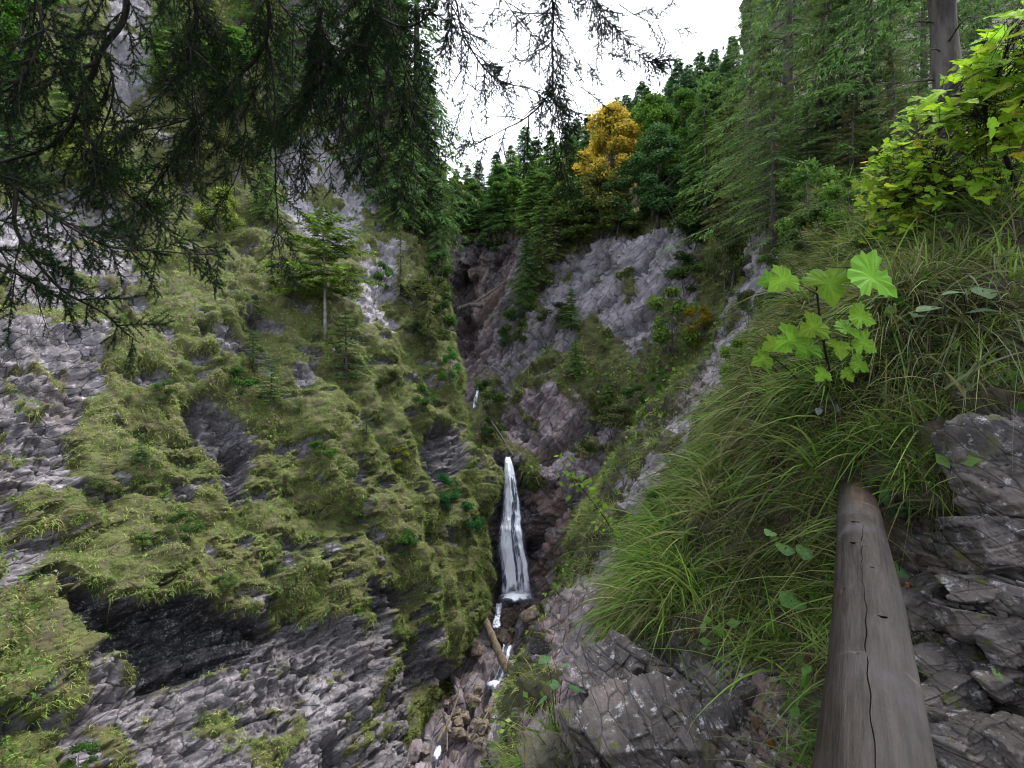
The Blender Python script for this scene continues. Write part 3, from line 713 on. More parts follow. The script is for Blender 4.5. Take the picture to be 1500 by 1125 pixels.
def broad_mesh(h, rad, seed, nl, leaf, pal, base=.25, nclump=26, bark='bark', clear=.3, stems=1):
    """trunk with limbs, and a crown of small leaves gathered in uneven clumps"""
    r = np.random.default_rng(seed); tr = MB(); pal = np.array(pal)
    cl = []
    for k in range(nclump):
        u = r.random(); z = h * (base + (1 - base) * u ** .8)
        prof = math.sin(math.pi * min(max((z / h - base) / (1 - base) * .8 + .17, 0), 1)) ** .7
        th = k * 2.4 + r.normal(0, .4); rr = rad * prof * r.uniform(.35, 1.0)
        cl.append((rr * math.cos(th), rr * math.sin(th), z, rad * r.uniform(.22, .42)))
    cl = np.array(cl)
    for s_ in range(stems):
        off = r.normal(0, .1 * rad, 2) * (stems > 1)
        zz = np.linspace(-.3, h * .85, 7); ctr = np.stack([off[0] * (1 + 4 * zz / h) + .03 * h * np.sin(zz / h * 4 + seed), off[1] * (1 + 4 * zz / h), zz], 1)
        tube(tr, ctr, (.018 / stems ** .5) * h * (1 - .9 * np.clip(zz / h, 0, 1)) + .003, 7)
    for c in cl:
        z0 = max(.12 * h, c[2] - .35 * math.hypot(c[0], c[1]) - .12 * h)
        a = np.array([.03 * h * math.sin(z0 / h * 4 + seed), 0, z0]); e = c[:3]
        tube(tr, spline([a, (a + e) / 2 + np.array([0, 0, -.04 * h]), e], 5), np.linspace(.006 * h, .0015 * h, 5), 4, cap=False)
    w = cl[:, 3] ** 2; k = r.choice(len(cl), nl, p=w / w.sum())
    v = norm(r.normal(0, 1, (nl, 3))) * (r.random((nl, 1)) ** .45) * np.array([1, 1, .72])
    pos = cl[k, :3] + v * cl[k, 3:4] * (1 + .35 * perlin(v * 2.1 + k[:, None], seed)[:, None])
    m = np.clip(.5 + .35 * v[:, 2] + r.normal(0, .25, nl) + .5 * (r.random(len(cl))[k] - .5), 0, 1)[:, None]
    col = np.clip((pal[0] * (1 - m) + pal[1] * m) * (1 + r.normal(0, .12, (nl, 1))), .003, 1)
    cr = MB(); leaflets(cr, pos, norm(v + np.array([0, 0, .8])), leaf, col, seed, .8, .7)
    return tr.mesh('trunk', M[bark]), cr.mesh('crown', M['leaf'], smooth=False)

def shrub_mesh(h, rad, seed, nl, leaf, pal, n=10):
    return broad_mesh(h, rad, seed, nl, leaf, pal, .08, n, stems=3)

DARK = ((.05, .115, .036), (.15, .265, .07)); MID = ((.08, .165, .04), (.21, .33, .07)); OLV = ((.09, .115, .036), (.215, .25, .07)); FRESH = ((.065, .14, .026), (.18, .28, .05)); BLUE = ((.06, .13, .06), (.17, .28, .12))
KIND = {}
for i, (pl) in enumerate((DARK, BLUE, MID)):
    pl = np.array(pl) * 1.35
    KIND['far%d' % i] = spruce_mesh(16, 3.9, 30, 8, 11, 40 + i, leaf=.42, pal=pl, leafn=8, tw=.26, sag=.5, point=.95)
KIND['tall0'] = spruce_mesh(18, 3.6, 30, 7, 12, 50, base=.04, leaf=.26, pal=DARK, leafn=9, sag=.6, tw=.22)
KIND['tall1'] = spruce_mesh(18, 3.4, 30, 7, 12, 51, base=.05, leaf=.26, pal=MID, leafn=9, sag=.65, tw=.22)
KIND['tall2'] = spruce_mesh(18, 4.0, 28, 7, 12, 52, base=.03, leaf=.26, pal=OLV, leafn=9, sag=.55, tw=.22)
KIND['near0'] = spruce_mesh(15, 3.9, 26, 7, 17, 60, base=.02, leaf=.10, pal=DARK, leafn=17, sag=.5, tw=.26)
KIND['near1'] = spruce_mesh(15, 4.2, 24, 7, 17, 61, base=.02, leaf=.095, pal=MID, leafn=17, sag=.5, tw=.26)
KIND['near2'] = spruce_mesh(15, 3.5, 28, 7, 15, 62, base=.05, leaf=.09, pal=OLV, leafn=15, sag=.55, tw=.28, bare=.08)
KIND['young0'] = spruce_mesh(2.2, .75, 15, 7, 8, 70, base=.08, leaf=.10, pal=FRESH, leafn=6, sag=.2)
KIND['young1'] = spruce_mesh(2.4, .8, 15, 7, 8, 71, base=.05, leaf=.10, pal=((.035, .08, .022), (.09, .16, .038)), leafn=6, sag=.25)
KIND['young2'] = spruce_mesh(5, 1.3, 22, 7, 9, 72, base=.05, leaf=.2, pal=MID, leafn=7, sag=.4)
KIND['pine'] = spruce_mesh(5.4, 2.0, 13, 7, 12, 73, base=.36, leaf=.2, pal=((.07, .15, .022), (.24, .34, .05)), leafn=12, sag=.25, bare=.1, point=.5, bark='palebark', tk=.0125)
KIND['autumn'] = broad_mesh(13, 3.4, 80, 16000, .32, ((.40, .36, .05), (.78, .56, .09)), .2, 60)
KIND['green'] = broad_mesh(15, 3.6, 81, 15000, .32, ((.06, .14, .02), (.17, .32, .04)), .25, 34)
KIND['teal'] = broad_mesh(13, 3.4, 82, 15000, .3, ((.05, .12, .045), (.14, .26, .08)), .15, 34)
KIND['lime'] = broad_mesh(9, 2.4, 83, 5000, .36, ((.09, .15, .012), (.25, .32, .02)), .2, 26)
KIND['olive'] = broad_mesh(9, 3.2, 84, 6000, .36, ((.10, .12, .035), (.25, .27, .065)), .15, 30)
KIND['shrub0'] = shrub_mesh(2.4, 1.2, 90, 2600, .12, ((.03, .065, .015), (.08, .14, .03)))
KIND['shrub1'] = shrub_mesh(2.2, 1.2, 91, 2600, .12, ((.03, .05, .015), (.08, .10, .03)))
KIND['shrub2'] = shrub_mesh(2.2, 1.0, 92, 2200, .12, ((.16, .15, .015), (.34, .26, .02)))
KIND['shrub3'] = shrub_mesh(2.6, 1.1, 93, 2600, .13, ((.05, .11, .02), (.16, .26, .04)))
for k, (a, b) in KIND.items(): a.name = 'trunk'; b.name = 'crown'
HEIGHT = dict(far0=16, far1=16, far2=16, tall0=18, tall1=18, tall2=18, near0=15, near1=15, near2=15, young0=2.2, young1=2.4, young2=5, pine=5.4, autumn=13, green=15, teal=13, lime=9, olive=9, shrub0=2.4, shrub1=2.2, shrub2=2.2, shrub3=2.6)

def plant(kind, name, px, ptop, sheet, pbase, label, cat='tree', group=None, Y=None, wide=1., tint=None, rz=None):
    """stand a plant on the ground seen at (px, pbase); its top reaches the height seen at ptop"""
    if sheet is not None: P, _ = sheet.near(px, pbase)
    else: P = at(px, pbase, Y)
    h = (pbase - ptop) / F * P[1]
    if h < 0: h = 1
    s = h / HEIGHT[kind]
    o = empty(name, P - np.array([0, 0, .02 * h]), random.uniform(0, 6.28) if rz is None else rz, (s * wide, s * wide, s))
    a, b = KIND[kind]
    t_ = link('trunk', a, o); c_ = link('crown', b, o)
    if tint: c_.color = (*tint, 1)
    tag(o, label, cat, group)
    return o
# ------------------------------------------------------------------ the trees, one by one
T = plant
# skyline of the plateau
G1 = 'spruces of the far skyline'
L1 = 'small dark spruce in the row along the far skyline'
for px, top, base, k in ((975, 108, 235, 'far0'), (992, 78, 225, 'far1'), (1008, 84, 220, 'far1'), (1024, 72, 205, 'far0'), (1042, 62, 190, 'far1'), (1058, 76, 190, 'far0'), (1074, 44, 180, 'far1'), (1090, 70, 175, 'far0'), (950, 120, 245, 'far1'), (935, 112, 250, 'far0'), (918, 130, 255, 'far1'), (900, 138, 262, 'far0'), (884, 150, 270, 'far1'), (862, 158, 280, 'far0'), (846, 165, 285, 'far1')):
    T(k, 'spruce_tree', px, top, g, base, L1, 'tree', G1, wide=1.35)
G2 = 'spruces behind the cliff edge'
L2 = 'dark spruce in the dense wood behind the cliff edge'
for px, top, base, k in ((828, 172, 310, 'far0'), (806, 182, 315, 'far2'), (785, 192, 320, 'far0'), (764, 176, 318, 'far1'), (744, 205, 322, 'far2'), (726, 215, 325, 'far0'), (706, 228, 328, 'far1'), (686, 235, 330, 'far0'), (668, 240, 332, 'far0'), (838, 205, 325, 'far2'), (815, 225, 335, 'far0'), (775, 235, 338, 'far2'), (735, 250, 338, 'far0'), (700, 262, 338, 'far0'), (668, 268, 340, 'far2'), (1000, 175, 300, 'far2'), (1022, 160, 300, 'far0'), (1052, 150, 290, 'far2'), (980, 190, 310, 'far0'), (1075, 130, 280, 'far0')):
    T(k, 'spruce_tree', px, top, g, base, L2, 'tree', G2, wide=1.25)
for px, top, base, k, wd, tn, lb in (
    (690, 262, 332, 'green', 1.2, (.9, .9, .9), 'round fresh green tree at the gorge head left of the notch'),
    (728, 240, 332, 'green', 1.0, (.75, .85, .9), 'mid green round tree among spruces above the dark wall'),
    (655, 285, 338, 'green', 1.3, (1.1, 1., .8), 'low yellow green tree tucked against the left wall'),
    (800, 245, 335, 'teal', 1.2, (1.2, 1.1, .8), 'round green tree behind the notch spruce'),
    (835, 230, 330, 'olive', .9, (.8, 1., .8), 'olive tree between the notch and the orange maple'),
    (1000, 130, 300, 'green', .9, (.7, .8, .8), 'tall rounded green tree right of the fresh green one'),
    (1040, 110, 290, 'teal', .9, (1.2, 1.2, .9), 'dusky green rounded tree under the far skyline spruces'),
    (930, 160, 290, 'teal', .8, (1.3, 1.3, .9), 'rounded tree between the orange maple and the fresh green one')):
    T(k, 'broadleaf_tree', px, top, g, base, lb, 'tree', wide=wd, tint=tn)
T('autumn', 'autumn_maple', 893, 150, g, 316, 'maple with orange and yellow autumn leaves above the cliff', 'tree', wide=.98)
T('green', 'broadleaf_tree', 952, 138, g, 318, 'fresh green broadleaf tree rising behind the orange maple', 'tree', wide=.85)
T('teal', 'broadleaf_tree', 962, 192, g, 330, 'dark bluish green broadleaf tree right below the orange maple', 'tree', wide=1.15)
T('teal', 'broadleaf_tree', 925, 240, g, 338, 'low dark broadleaf tree at the foot of the orange maple', 'tree', wide=1.3)
T('olive', 'broadleaf_tree', 880, 245, g, 340, 'brownish olive bushy tree at the cliff edge under the orange maple', 'tree', wide=1.2)
T('olive', 'broadleaf_tree', 845, 262, g, 350, 'olive bushy tree at the cliff edge left of the orange maple', 'tree', tint=(.6, .85, .7), wide=1.2)
T('lime', 'broadleaf_tree', 642, 232, g, 330, 'yellow green young tree against the sky gap beside the left cliff', 'tree', wide=.8)
T('lime', 'broadleaf_tree', 668, 262, g, 338, 'second yellow green young tree at the head of the gorge', 'tree', wide=.9, tint=(.7, .85, 1))
T('lime', 'broadleaf_tree', 706, 284, g, 336, 'small bright yellow bush glowing before dark spruces at the gorge head', 'tree', wide=.9, tint=(1.4, 1.1, 1))
T('lime', 'broadleaf_tree', 752, 258, g, 338, 'light green young tree among spruces above the cliff', 'tree', tint=(.45, .7, 1.2))
T('teal', 'broadleaf_tree', 715, 290, g, 345, 'dark bush hanging over the cliff edge above the waterfall', 'bush', wide=1.6)
T('teal', 'broadleaf_tree', 672, 296, g, 348, 'dark bush at the cliff edge beside the left wall', 'bush', wide=1.5, tint=(.8, .9, .7))
T('tall1', 'spruce_tree', 792, 262, g, 418, 'light green spruce growing down the notch of the cliff', 'tree', wide=1.25)
T('tall0', 'spruce_tree', 768, 318, g, 440, 'dark slim spruce in the notch of the cliff, the lower one', 'tree', wide=1.1)
T('tall2', 'spruce_tree', 815, 288, g, 385, 'olive spruce leaning over the right side of the cliff notch', 'tree', wide=1.3)
T('olive', 'broadleaf_tree', 848, 318, g, 368, 'low bush on the cliff rim right of the notch', 'bush', wide=1.8, tint=(.6, .8, .8))
T('olive', 'broadleaf_tree', 905, 300, g, 345, 'low bush on the cliff rim below the orange maple', 'bush', wide=1.8, tint=(.7, .85, .8))
# right middle
T('tall1', 'spruce_tree', 1030, 118, g, 345, 'tall pale green spruce at the right end of the cliff', 'tree', wide=1.15)
T('tall2', 'spruce_tree', 1068, 235, g, 425, 'olive spruce in front of the pale green one, above the rib', 'tree', wide=1.1)
T('tall0', 'spruce_tree', 1005, 225, g, 340, 'dark spruce between the bluish broadleaf and the pale green spruce', 'tree', wide=1.2)
T('tall2', 'spruce_tree', 1062, 120, g, 330, 'olive spruce close behind the tall pale green spruce', 'tree', wide=1.1)
# gorge ledges
T('young2', 'young_spruce', 840, 418, g, 478, 'small round spruce on the pale cliff face', 'tree', wide=1.3)
T('young2', 'young_spruce', 840, 488, g, 548, 'small dark spruce on the grassy ledge below the cliff', 'tree', wide=1.25)
T('young2', 'young_spruce', 890, 548, g, 584, 'low spreading spruce at the end of the grassy ledge', 'tree', wide=1.5)
T('young2', 'young_spruce', 770, 402, g, 450, 'small spruce clinging to the dark gorge wall', 'tree', wide=1.3)
T('shrub1', 'shrub', 815, 440, g, 478, 'olive shrub beside the small round spruce on the cliff', 'bush', wide=1.5)
T('shrub3', 'shrub', 985, 425, g, 520, 'tall light green shrub on the slope left of the rib', 'bush', wide=.9)
T('shrub2', 'shrub', 1022, 445, g, 505, 'yellow autumn shrub left of the limestone rib', 'bush', wide=.9)
T('shrub0', 'shrub', 1000, 370, g, 430, 'green shrub below the cliff at the right', 'bush', wide=1.3)
T('shrub1', 'shrub', 900, 590, g, 632, 'olive shrub beside the dark slanting cleft', 'bush', wide=1.6)
T('shrub0', 'shrub', 712, 555, g, 600, 'mossy green shrub right of the small upper fall', 'bush', wide=1.1)
T('shrub0', 'shrub', 716, 608, g, 640, 'mossy shrub below the small upper fall', 'bush', wide=1.2, tint=(.7, .75, .8))
T('shrub1', 'shrub', 780, 700, g, 735, 'small bush right of the top of the waterfall', 'bush', wide=.8)
for px, top, base, k, wd, tn, lb in (
    (730, 330, 372, 'shrub0', 1.3, None, 'bush hanging over the rim right above the dark cleft'),
    (690, 345, 375, 'shrub1', 1.3, (.8, .9, .8), 'low bush on the rim of the dark red wall'),
    (742, 470, 515, 'shrub1', .9, (.8, 1, .8), 'olive bush on the dark wall above the upper fall'),
    (760, 440, 480, 'shrub0', 1.2, (.8, .9, .8), 'green bush lower down the cliff notch'),
    (860, 640, 668, 'shrub1', 1.5, (.9, 1, .8), 'low bush on the ledge below the dark cleft'),
    (935, 560, 600, 'shrub0', 1.3, (.8, .95, .9), 'dark green bush left of the rib crest'),
    (965, 540, 580, 'shrub3', 1.0, (.7, .8, .9), 'light bush beside the rib crest'),
    (1010, 300, 360, 'shrub0', 1.3, None, 'green bush at the right end of the cliff rim')):
    T(k, 'shrub', px, top, g, base, lb, 'bush', wide=wd, tint=tn)
for px, top, base, k, wd, tn, lb in (
    (1205, 245, 340, 'shrub3', .9, (.8, .9, .9), 'light green shrub at the wood edge right of the pale hazel'),
    (1255, 250, 325, 'shrub0', 1.2, (.9, 1, .9), 'green shrub at the wood edge left of the maple'),
    (1150, 345, 400, 'shrub0', 1.0, None, 'green shrub on the grass right of the rib crest'),
    (1095, 420, 470, 'shrub1', .8, (.9, 1.1, .8), 'small olive shrub in front of the rib rock'),
    (1290, 205, 300, 'shrub0', 1.1, (.7, .85, .8), 'dark green shrub behind the maple leaves')):
    T(k, 'shrub', px, top, rb, base, lb, 'bush', wide=wd, tint=tn)
# right: the near conifers on the slope
T('near0', 'spruce_tree', 1150, -190, rb, 300, 'huge dark spruce closing the sky gap on the right', 'tree', wide=1.15)
T('near2', 'spruce_tree', 1118, 30, rb, 330, 'olive spruce with thin branches standing over the rib', 'tree', wide=1.1)
T('near1', 'spruce_tree', 1215, -120, rb, 300, 'mid green spruce with hanging boughs right of the huge dark one', 'tree', wide=1.05)
T('near0', 'spruce_tree', 1275, -260, rb, 285, 'dark spruce behind the maple, second from the right', 'tree', wide=1.0)
T('near2', 'spruce_tree', 1310, 60, rb, 300, 'brownish spruce with bare lower twigs left of the maple', 'tree', wide=1.2)
T('near1', 'spruce_tree', 1180, 130, rb, 320, 'young spreading spruce at the foot of the huge dark one', 'tree', wide=1.3)
T('near0', 'spruce_tree', 1440, -200, rb, 240, 'dark spruce standing behind the maple at the right edge', 'tree', wide=1.0)
T('near2', 'spruce_tree', 1245, 130, rb, 315, 'low brownish spruce between the trunks of the right wood', 'tree', wide=1.5, tint=(1.1, .85, .8))
T('near1', 'spruce_tree', 1100, -60, rb, 240, 'spruce edging the sky gap with drooping tip', 'tree', wide=1.0)
T('near0', 'spruce_tree', 1350, -100, rb, 250, 'dark spruce partly hidden by the thick bare trunk', 'tree', wide=1.1)
T('shrub3', 'shrub', 1165, 225, bk, 338, 'pale leaved hazel bush at the top of the rib', 'bush', wide=.85, tint=(.9, .95, 1.1))
T('shrub0', 'shrub', 1195, 300, bk, 392, 'green bush on the slope below the pale hazel', 'bush', wide=1.1)
T('shrub0', 'shrub', 1100, 270, rb, 345, 'green bush on the rib crest under the olive spruce', 'bush', wide=.9, tint=(.8, .85, .9))
T('shrub1', 'shrub', 1060, 330, rb, 440, 'thin olive shrub hanging over the rib', 'bush', wide=.5)
T('shrub3', 'shrub', 1130, 212, rb, 250, 'little lime green bush beside the huge dark spruce', 'bush', wide=.9)
for px, top, base, k, wd, lb in (
    (1130, 60, 345, 'near1', 1.0, 'spruce with light tips standing right above the rib crest'),
    (1195, -60, 315, 'near2', 1.1, 'olive spruce in the second row of the right wood'),
    (1235, -30, 300, 'near0', 1.1, 'dark spruce in the second row of the right wood'),
    (1300, -40, 285, 'near1', 1.1, 'spruce with pale hanging twigs left of the thick trunk'),
    (1345, 90, 290, 'near1', 1.2, 'half grown spruce under the thick trunk'),
    (1425, 20, 250, 'near1', 1.2, 'spruce right of the thick trunk behind the maple'),
    (1270, 160, 300, 'young2', 1.6, 'small spruce at the wood edge left of the maple')):
    T(k, 'spruce_tree', px, top, rb, base, lb, 'tree', wide=wd)
for px, top, base, k, wd, tn, lb in (
    (1240, 262, 345, 'shrub3', 1.1, (.8, .95, .8), 'light green leafy shrub on the grassy brow left of the maple'),
    (1140, 385, 455, 'shrub0', 1.0, (1.2, 1.25, .9), 'green shrub on the brow left of the sapling'),
    (1085, 560, 610, 'shrub3', 1.0, (.7, .85, .8), 'low leafy shrub in the bank grass below the sapling'),
    (1035, 480, 560, 'shrub3', .8, (1., 1., .8), 'light green shrub at the edge of the bank above the rib'),
    (1290, 330, 395, 'shrub0', 1.3, (1., 1.1, .9), 'green shrub in the grass under the left end of the maple'),
    (960, 720, 775, 'shrub0', .9, (1.1, 1.2, .8), 'little leafy shrub at the left edge of the bank')):
    T(k, 'shrub', px, top, bk, base, lb, 'bush', wide=wd, tint=tn)
# left: hillside conifers and shrubs
for px, top, base, k, wd, lb in (
    (612, -160, 330, 'tall0', .9, 'tall dark spruce forming the left edge of the sky gap'),
    (570, -200, 290, 'tall0', .95, 'tall dark spruce left of the one at the sky gap'),
    (628, 60, 345, 'tall0', .8, 'slim dark spruce at the left edge of the gorge head'),
    (590, 80, 330, 'tall1', .9, 'mid green spruce in front of the tall dark spruces'),
    (530, -150, 200, 'tall1', .9, 'spruce on top of the pale left cliff'),
    (470, -180, 120, 'tall0', .9, 'dark spruce high on the left above the pale cliff'),
    (380, -200, 80, 'tall1', .9, 'spruce high on the left hillside at the top of the picture'),
    (310, -120, 110, 'tall2', .9, 'olive spruce high on the left hillside beside the grey rock'),
    (640, 250, 385, 'tall0', .8, 'dark spruce on the corner of the left wall'),
    (630, 395, 500, 'tall2', .9, 'olive spruce low on the left wall edge'),
    (592, 330, 430, 'tall2', .8, 'olive spruce on the brow right of the pine')):
    T(k, 'spruce_tree', px, top, hA, base, lb, 'tree', wide=wd)
T('pine', 'pine_tree', 480, 300, hA, 478, 'light green pine with a pale bare trunk on the left hillside', 'tree', wide=1.15, rz=1.2)
T('young1', 'young_spruce', 512, 448, hA, 552, 'dense bushy spruce below the pale pine trunk', 'tree', wide=1.15)
T('young0', 'young_spruce', 402, 515, hA, 592, 'bright green young spruce in the middle of the left hillside', 'tree', wide=1.2)
T('shrub0', 'shrub', 352, 535, hA, 576, 'bright green bush left of the bright young spruce', 'bush', wide=1.2, tint=(.8, 1.1, .8))
for px, top, base, k, wd, tn, lb in (
    (440, 575, 600, 'young0', 1.3, None, 'tiny light spruce right of the bright young spruce'),
    (300, 445, 480, 'young1', 1.3, None, 'little spruce on the upper left hillside above the rock cleft'),
    (245, 560, 590, 'shrub0', 1.5, (.9, 1., .8), 'low green bush left of the rock cleft'),
    (470, 640, 672, 'shrub0', 1.4, (.9, 1.1, .8), 'green bush in the middle of the lower left hillside'),
    (540, 600, 635, 'young1', 1.3, None, 'small spruce on the left hillside above the rock hollow'),
    (575, 540, 575, 'shrub1', 1.3, None, 'olive bush on the left hillside right of the bushy spruce'),
    (420, 690, 720, 'young1', 1.2, None, 'small spruce right below the dark rock cleft'),
    (150, 700, 730, 'shrub1', 1.5, None, 'olive bush beside the far left rock'),
    (600, 780, 815, 'shrub0', 1.4, (.7, 1., .7), 'dark green bush on the lower right of the left hillside'),
    (520, 740, 765, 'shrub1', 1.5, (.9, 1.1, .8), 'low bush above the lower rock ledges'),
    (330, 840, 862, 'shrub0', 1.8, None, 'leafy bush on the brow of the black hollow'),
    (620, 560, 600, 'shrub0', 1.1, (.8, 1., .8), 'green bush on the left hillside near the gorge edge')):
    T(k, 'young_spruce' if 'young' in k else 'shrub', px, top, hA, base, lb, 'tree' if 'young' in k else 'bush', wide=wd, tint=tn)
T('young1', 'young_spruce', 378, 428, hA, 470, 'small dark spruce above the dark rock notch', 'tree', wide=1.5)
T('young1', 'young_spruce', 372, 470, hA, 530, 'dim small spruce below the dark rock notch', 'tree', wide=1.3, tint=(.7, .8, .8))
T('young1', 'young_spruce', 205, 640, hA, 672, 'tiny dark spruce seedling on the lower left hillside', 'tree', wide=1.4)
T('shrub3', 'plant', 210, 775, hA, 797, 'bright green leafy plant above the dark overhang', 'plant', wide=1.4)
T('shrub0', 'plant', 275, 745, hA, 790, 'dark leafy plant beside the pale stone on the left hillside', 'plant', wide=1.2)
T('shrub3', 'shrub', 660, 505, hA, 560, 'vivid green bush on the lower left wall edge', 'bush', wide=.6, tint=(.5, .9, .9))
for px, top, base, k, wd, tn, lb in (
    (648, 365, 415, 'shrub0', 1.0, (.8, .95, .8), 'highest of the green shrubs down the left wall edge'),
    (640, 405, 455, 'shrub1', 1.1, (.9, 1., .8), 'olive shrub in the row of shrubs down the left wall edge'),
    (655, 440, 490, 'shrub0', .9, (1., 1.2, .9), 'bright green shrub in the row of shrubs down the left wall edge'),
    (625, 460, 505, 'shrub1', 1.2, (.8, .9, .7), 'dull olive shrub left of the row on the left wall edge'),
    (608, 410, 450, 'shrub1', 1.2, (.9, .85, .7), 'brownish shrub on the left wall brow')):
    T(k, 'shrub', px, top, hA, base, lb, 'bush', wide=wd, tint=tn)
for px, top, base, k, nm, wd, tn, lb in (
    (40, -60, 150, 'green', 'broadleaf_tree', 1.0, (.7, .85, .8), 'green broadleaf tree in the top left corner behind the boughs'),
    (110, 20, 200, 'tall1', 'spruce_tree', 1.3, None, 'mid green spruce behind the boughs right of the corner tree'),
    (20, 80, 260, 'tall0', 'spruce_tree', 1.3, None, 'dark spruce at the left edge behind the boughs'),
    (250, -60, 130, 'tall1', 'spruce_tree', 1.3, None, 'green spruce right of the high grey rock'),
    (345, 40, 190, 'green', 'broadleaf_tree', 1.1, (.8, .9, .8), 'green tree behind the thickest hanging bough'),
    (280, 130, 260, 'tall2', 'spruce_tree', 1.4, None, 'olive spruce above the grass slope behind the boughs'),
    (130, 170, 300, 'olive', 'broadleaf_tree', 1.1, (.8, .95, .8), 'olive bushy tree on the slope behind the left boughs'),
    (420, 20, 210, 'tall0', 'spruce_tree', 1.2, None, 'dark spruce left of the pale cliff'),
    (395, 190, 320, 'tall1', 'spruce_tree', 1.2, None, 'green spruce at the foot of the pale left cliff'),
    (190, 240, 340, 'shrub0', 'shrub', 1.3, None, 'green bush under the boughs on the upper left slope'),
    (325, 270, 350, 'olive', 'broadleaf_tree', 1.0, (.9, 1.1, .8), 'small olive tree on the slope left of the pine')):
    T(k, nm, px, top, hA, base, lb, 'bush' if nm == 'shrub' else 'tree', wide=wd, tint=tn)
T('shrub0', 'shrub', 565, 385, hA, 425, 'green bush on the rock right of the pine', 'bush', wide=.9, tint=(1, 1.3, .8))
T('shrub3', 'shrub', 270, 40, hA, 140, 'light green bush beside the high grey rock', 'bush', wide=1.0)
T('shrub0', 'shrub', 315, 60, hA, 130, 'green bush right of the light green one beside the high grey rock', 'bush', wide=1.4)
T('shrub1', 'shrub', 330, 200, hA, 260, 'olive bush half hidden by the overhanging boughs', 'bush', wide=1.4)
T('shrub2', 'plant', 590, 655, hA, 690, 'yellowing fern like plant on the left hillside above the rock hollow', 'plant', wide=1.2, tint=(.8, 1.1, 1))
T('shrub0', 'plant', 655, 690, hA, 745, 'bluish green leafy plant between the rock hollow and the waterfall', 'plant', wide=.9, tint=(.5, 1.1, 1.3))
T('shrub0', 'plant', 690, 735, hA, 790, 'bluish green leafy plant left of the waterfall', 'plant', wide=.8, tint=(.5, 1.0, 1.2))
T('shrub0', 'plant', 612, 1050, hA, 1100, 'bluish green leafy plant at the stream edge below the log', 'plant', wide=1.2, tint=(.6, 1.2, 1.5))
T('shrub0', 'plant', 120, 1095, hA, 1140, 'dark green leafy plant under the bottom left rock', 'plant', wide=1.2, tint=(.7, .9, .7))
# ------------------------------------------------------------------ boughs of the spruce the camera stands under
def bough(stems, subs, seed, dens=1.0, nl=.021, drop=.55, bare=.15, col=((.006, .014, .006), (.024, .05, .015)), sublen=.42):
    """stems: polylines (points in metres) with radii; hung with branchlets, twigs and single needles"""
    r = np.random.default_rng(seed); st = MB(); P0, AX = [], []
    col = np.array(col)
    for pts, r0 in stems:
        n = max(8, int(np.linalg.norm(np.diff(np.asarray(pts), axis=0), axis=1).sum() / .05))
        C = spline(pts, n); C += .012 * np.stack([perlin(C * 4 + k * 9, seed + k) for k in range(3)], -1) * 2
        tube(st, C, np.linspace(r0, r0 * .22, n), 6)
        Lt = np.linalg.norm(np.diff(C, axis=0), axis=1).sum()
        nb = int(Lt * subs * dens * .85)
        for b in range(nb):
            f = (b + r.random()) / nb
            if f < .08: continue
            i = min(int(f * (n - 1)), n - 2); o = C[i]; tg = C[i + 1] - C[i]; tg = tg / np.linalg.norm(tg)
            sd = np.cross(tg, [0, 1, 0]); sd = sd / max(np.linalg.norm(sd), 1e-6)
            sg = 1 if b % 2 else -1
            L = sublen * r.uniform(.35, 1.25) * (1.15 - .6 * f)
            d = norm(tg * r.uniform(.3, .9) + sd * sg * r.uniform(.35, 1.0) + np.array([0, r.normal(0, .55), -drop * r.uniform(.3, 1.4)]))
            m = 7; s = np.linspace(0, 1, m)[:, None]
            B_ = o + L * (d * s + np.array([0, 0, -1.0]) * drop * .5 * s ** 2 * r.uniform(.3, 1.2) + .08 * r.normal(0, 1, 3) * s ** 2)
            tube(st, B_, np.linspace(.0042 + .004 * L, .0012, m), 4, cap=False)
            dead = r.random() < bare
            k = int(L / .017)
            for t_ in range(k):
                u = (t_ + r.random()) / k
                if u < .1: continue
                j = min(int(u * (m - 1)), m - 2); q = B_[j] + (B_[j + 1] - B_[j]) * (u * (m - 1) - j)
                tt = norm(B_[j + 1] - B_[j]); s2 = norm(np.cross(tt, [r.normal(0, .3), 1, r.normal(0, .3)]))
                l = r.uniform(.035, .11) * (1.1 - .5 * u) * (1 if r.random() < .8 else 1.7)
                dd = norm(tt * r.uniform(.5, 1) + s2 * (1 if t_ % 2 else -1) * r.uniform(.5, 1) + np.array([0, r.normal(0, .4), -.25]))
                e = q + dd * l
                tube(st, [q, (q + e) / 2 + np.array([0, 0, -.06 * l]), e], [.0016, .0012, .0008], 3, cap=False)
                if not dead or r.random() < .12:
                    P0.append(q); AX.append(dd * l)
            if not dead:
                for j in range(2, m - 1): P0.append(B_[j]); AX.append(B_[j + 1] - B_[j])
    P0 = np.array(P0); AX = np.array(AX); Lx = np.linalg.norm(AX, axis=1)
    cnt = np.maximum((Lx / .0012).astype(int), 6); print('needles', cnt.sum())
    k = np.repeat(np.arange(len(P0)), cnt); n = len(k)
    f = r.random(n)
    o = P0[k] + AX[k] * f[:, None]
    ta = norm(AX)[k]
    rad = norm(np.cross(ta, r.normal(0, 1, (n, 3))))
    d = norm(ta * .75 + rad); l = nl * r.uniform(.7, 1.25, n) * (1 - .3 * f)
    w = norm(np.cross(d, r.normal(0, 1, (n, 3)))) * .0018
    V = np.stack([o - w, o + w, o + d * l[:, None]], 1)
    tint = np.clip(r.normal(.45, .25, len(P0)), 0, 1)[k][:, None]
    c = (col[0] * (1 - tint) + col[1] * tint) * (1 + r.normal(0, .1, (n, 1)))
    nd = MB(); nd.add(V, None, np.arange(n * 3).reshape(-1, 3), np.repeat(np.clip(c, .002, 1), 3, 0))
    return st, nd

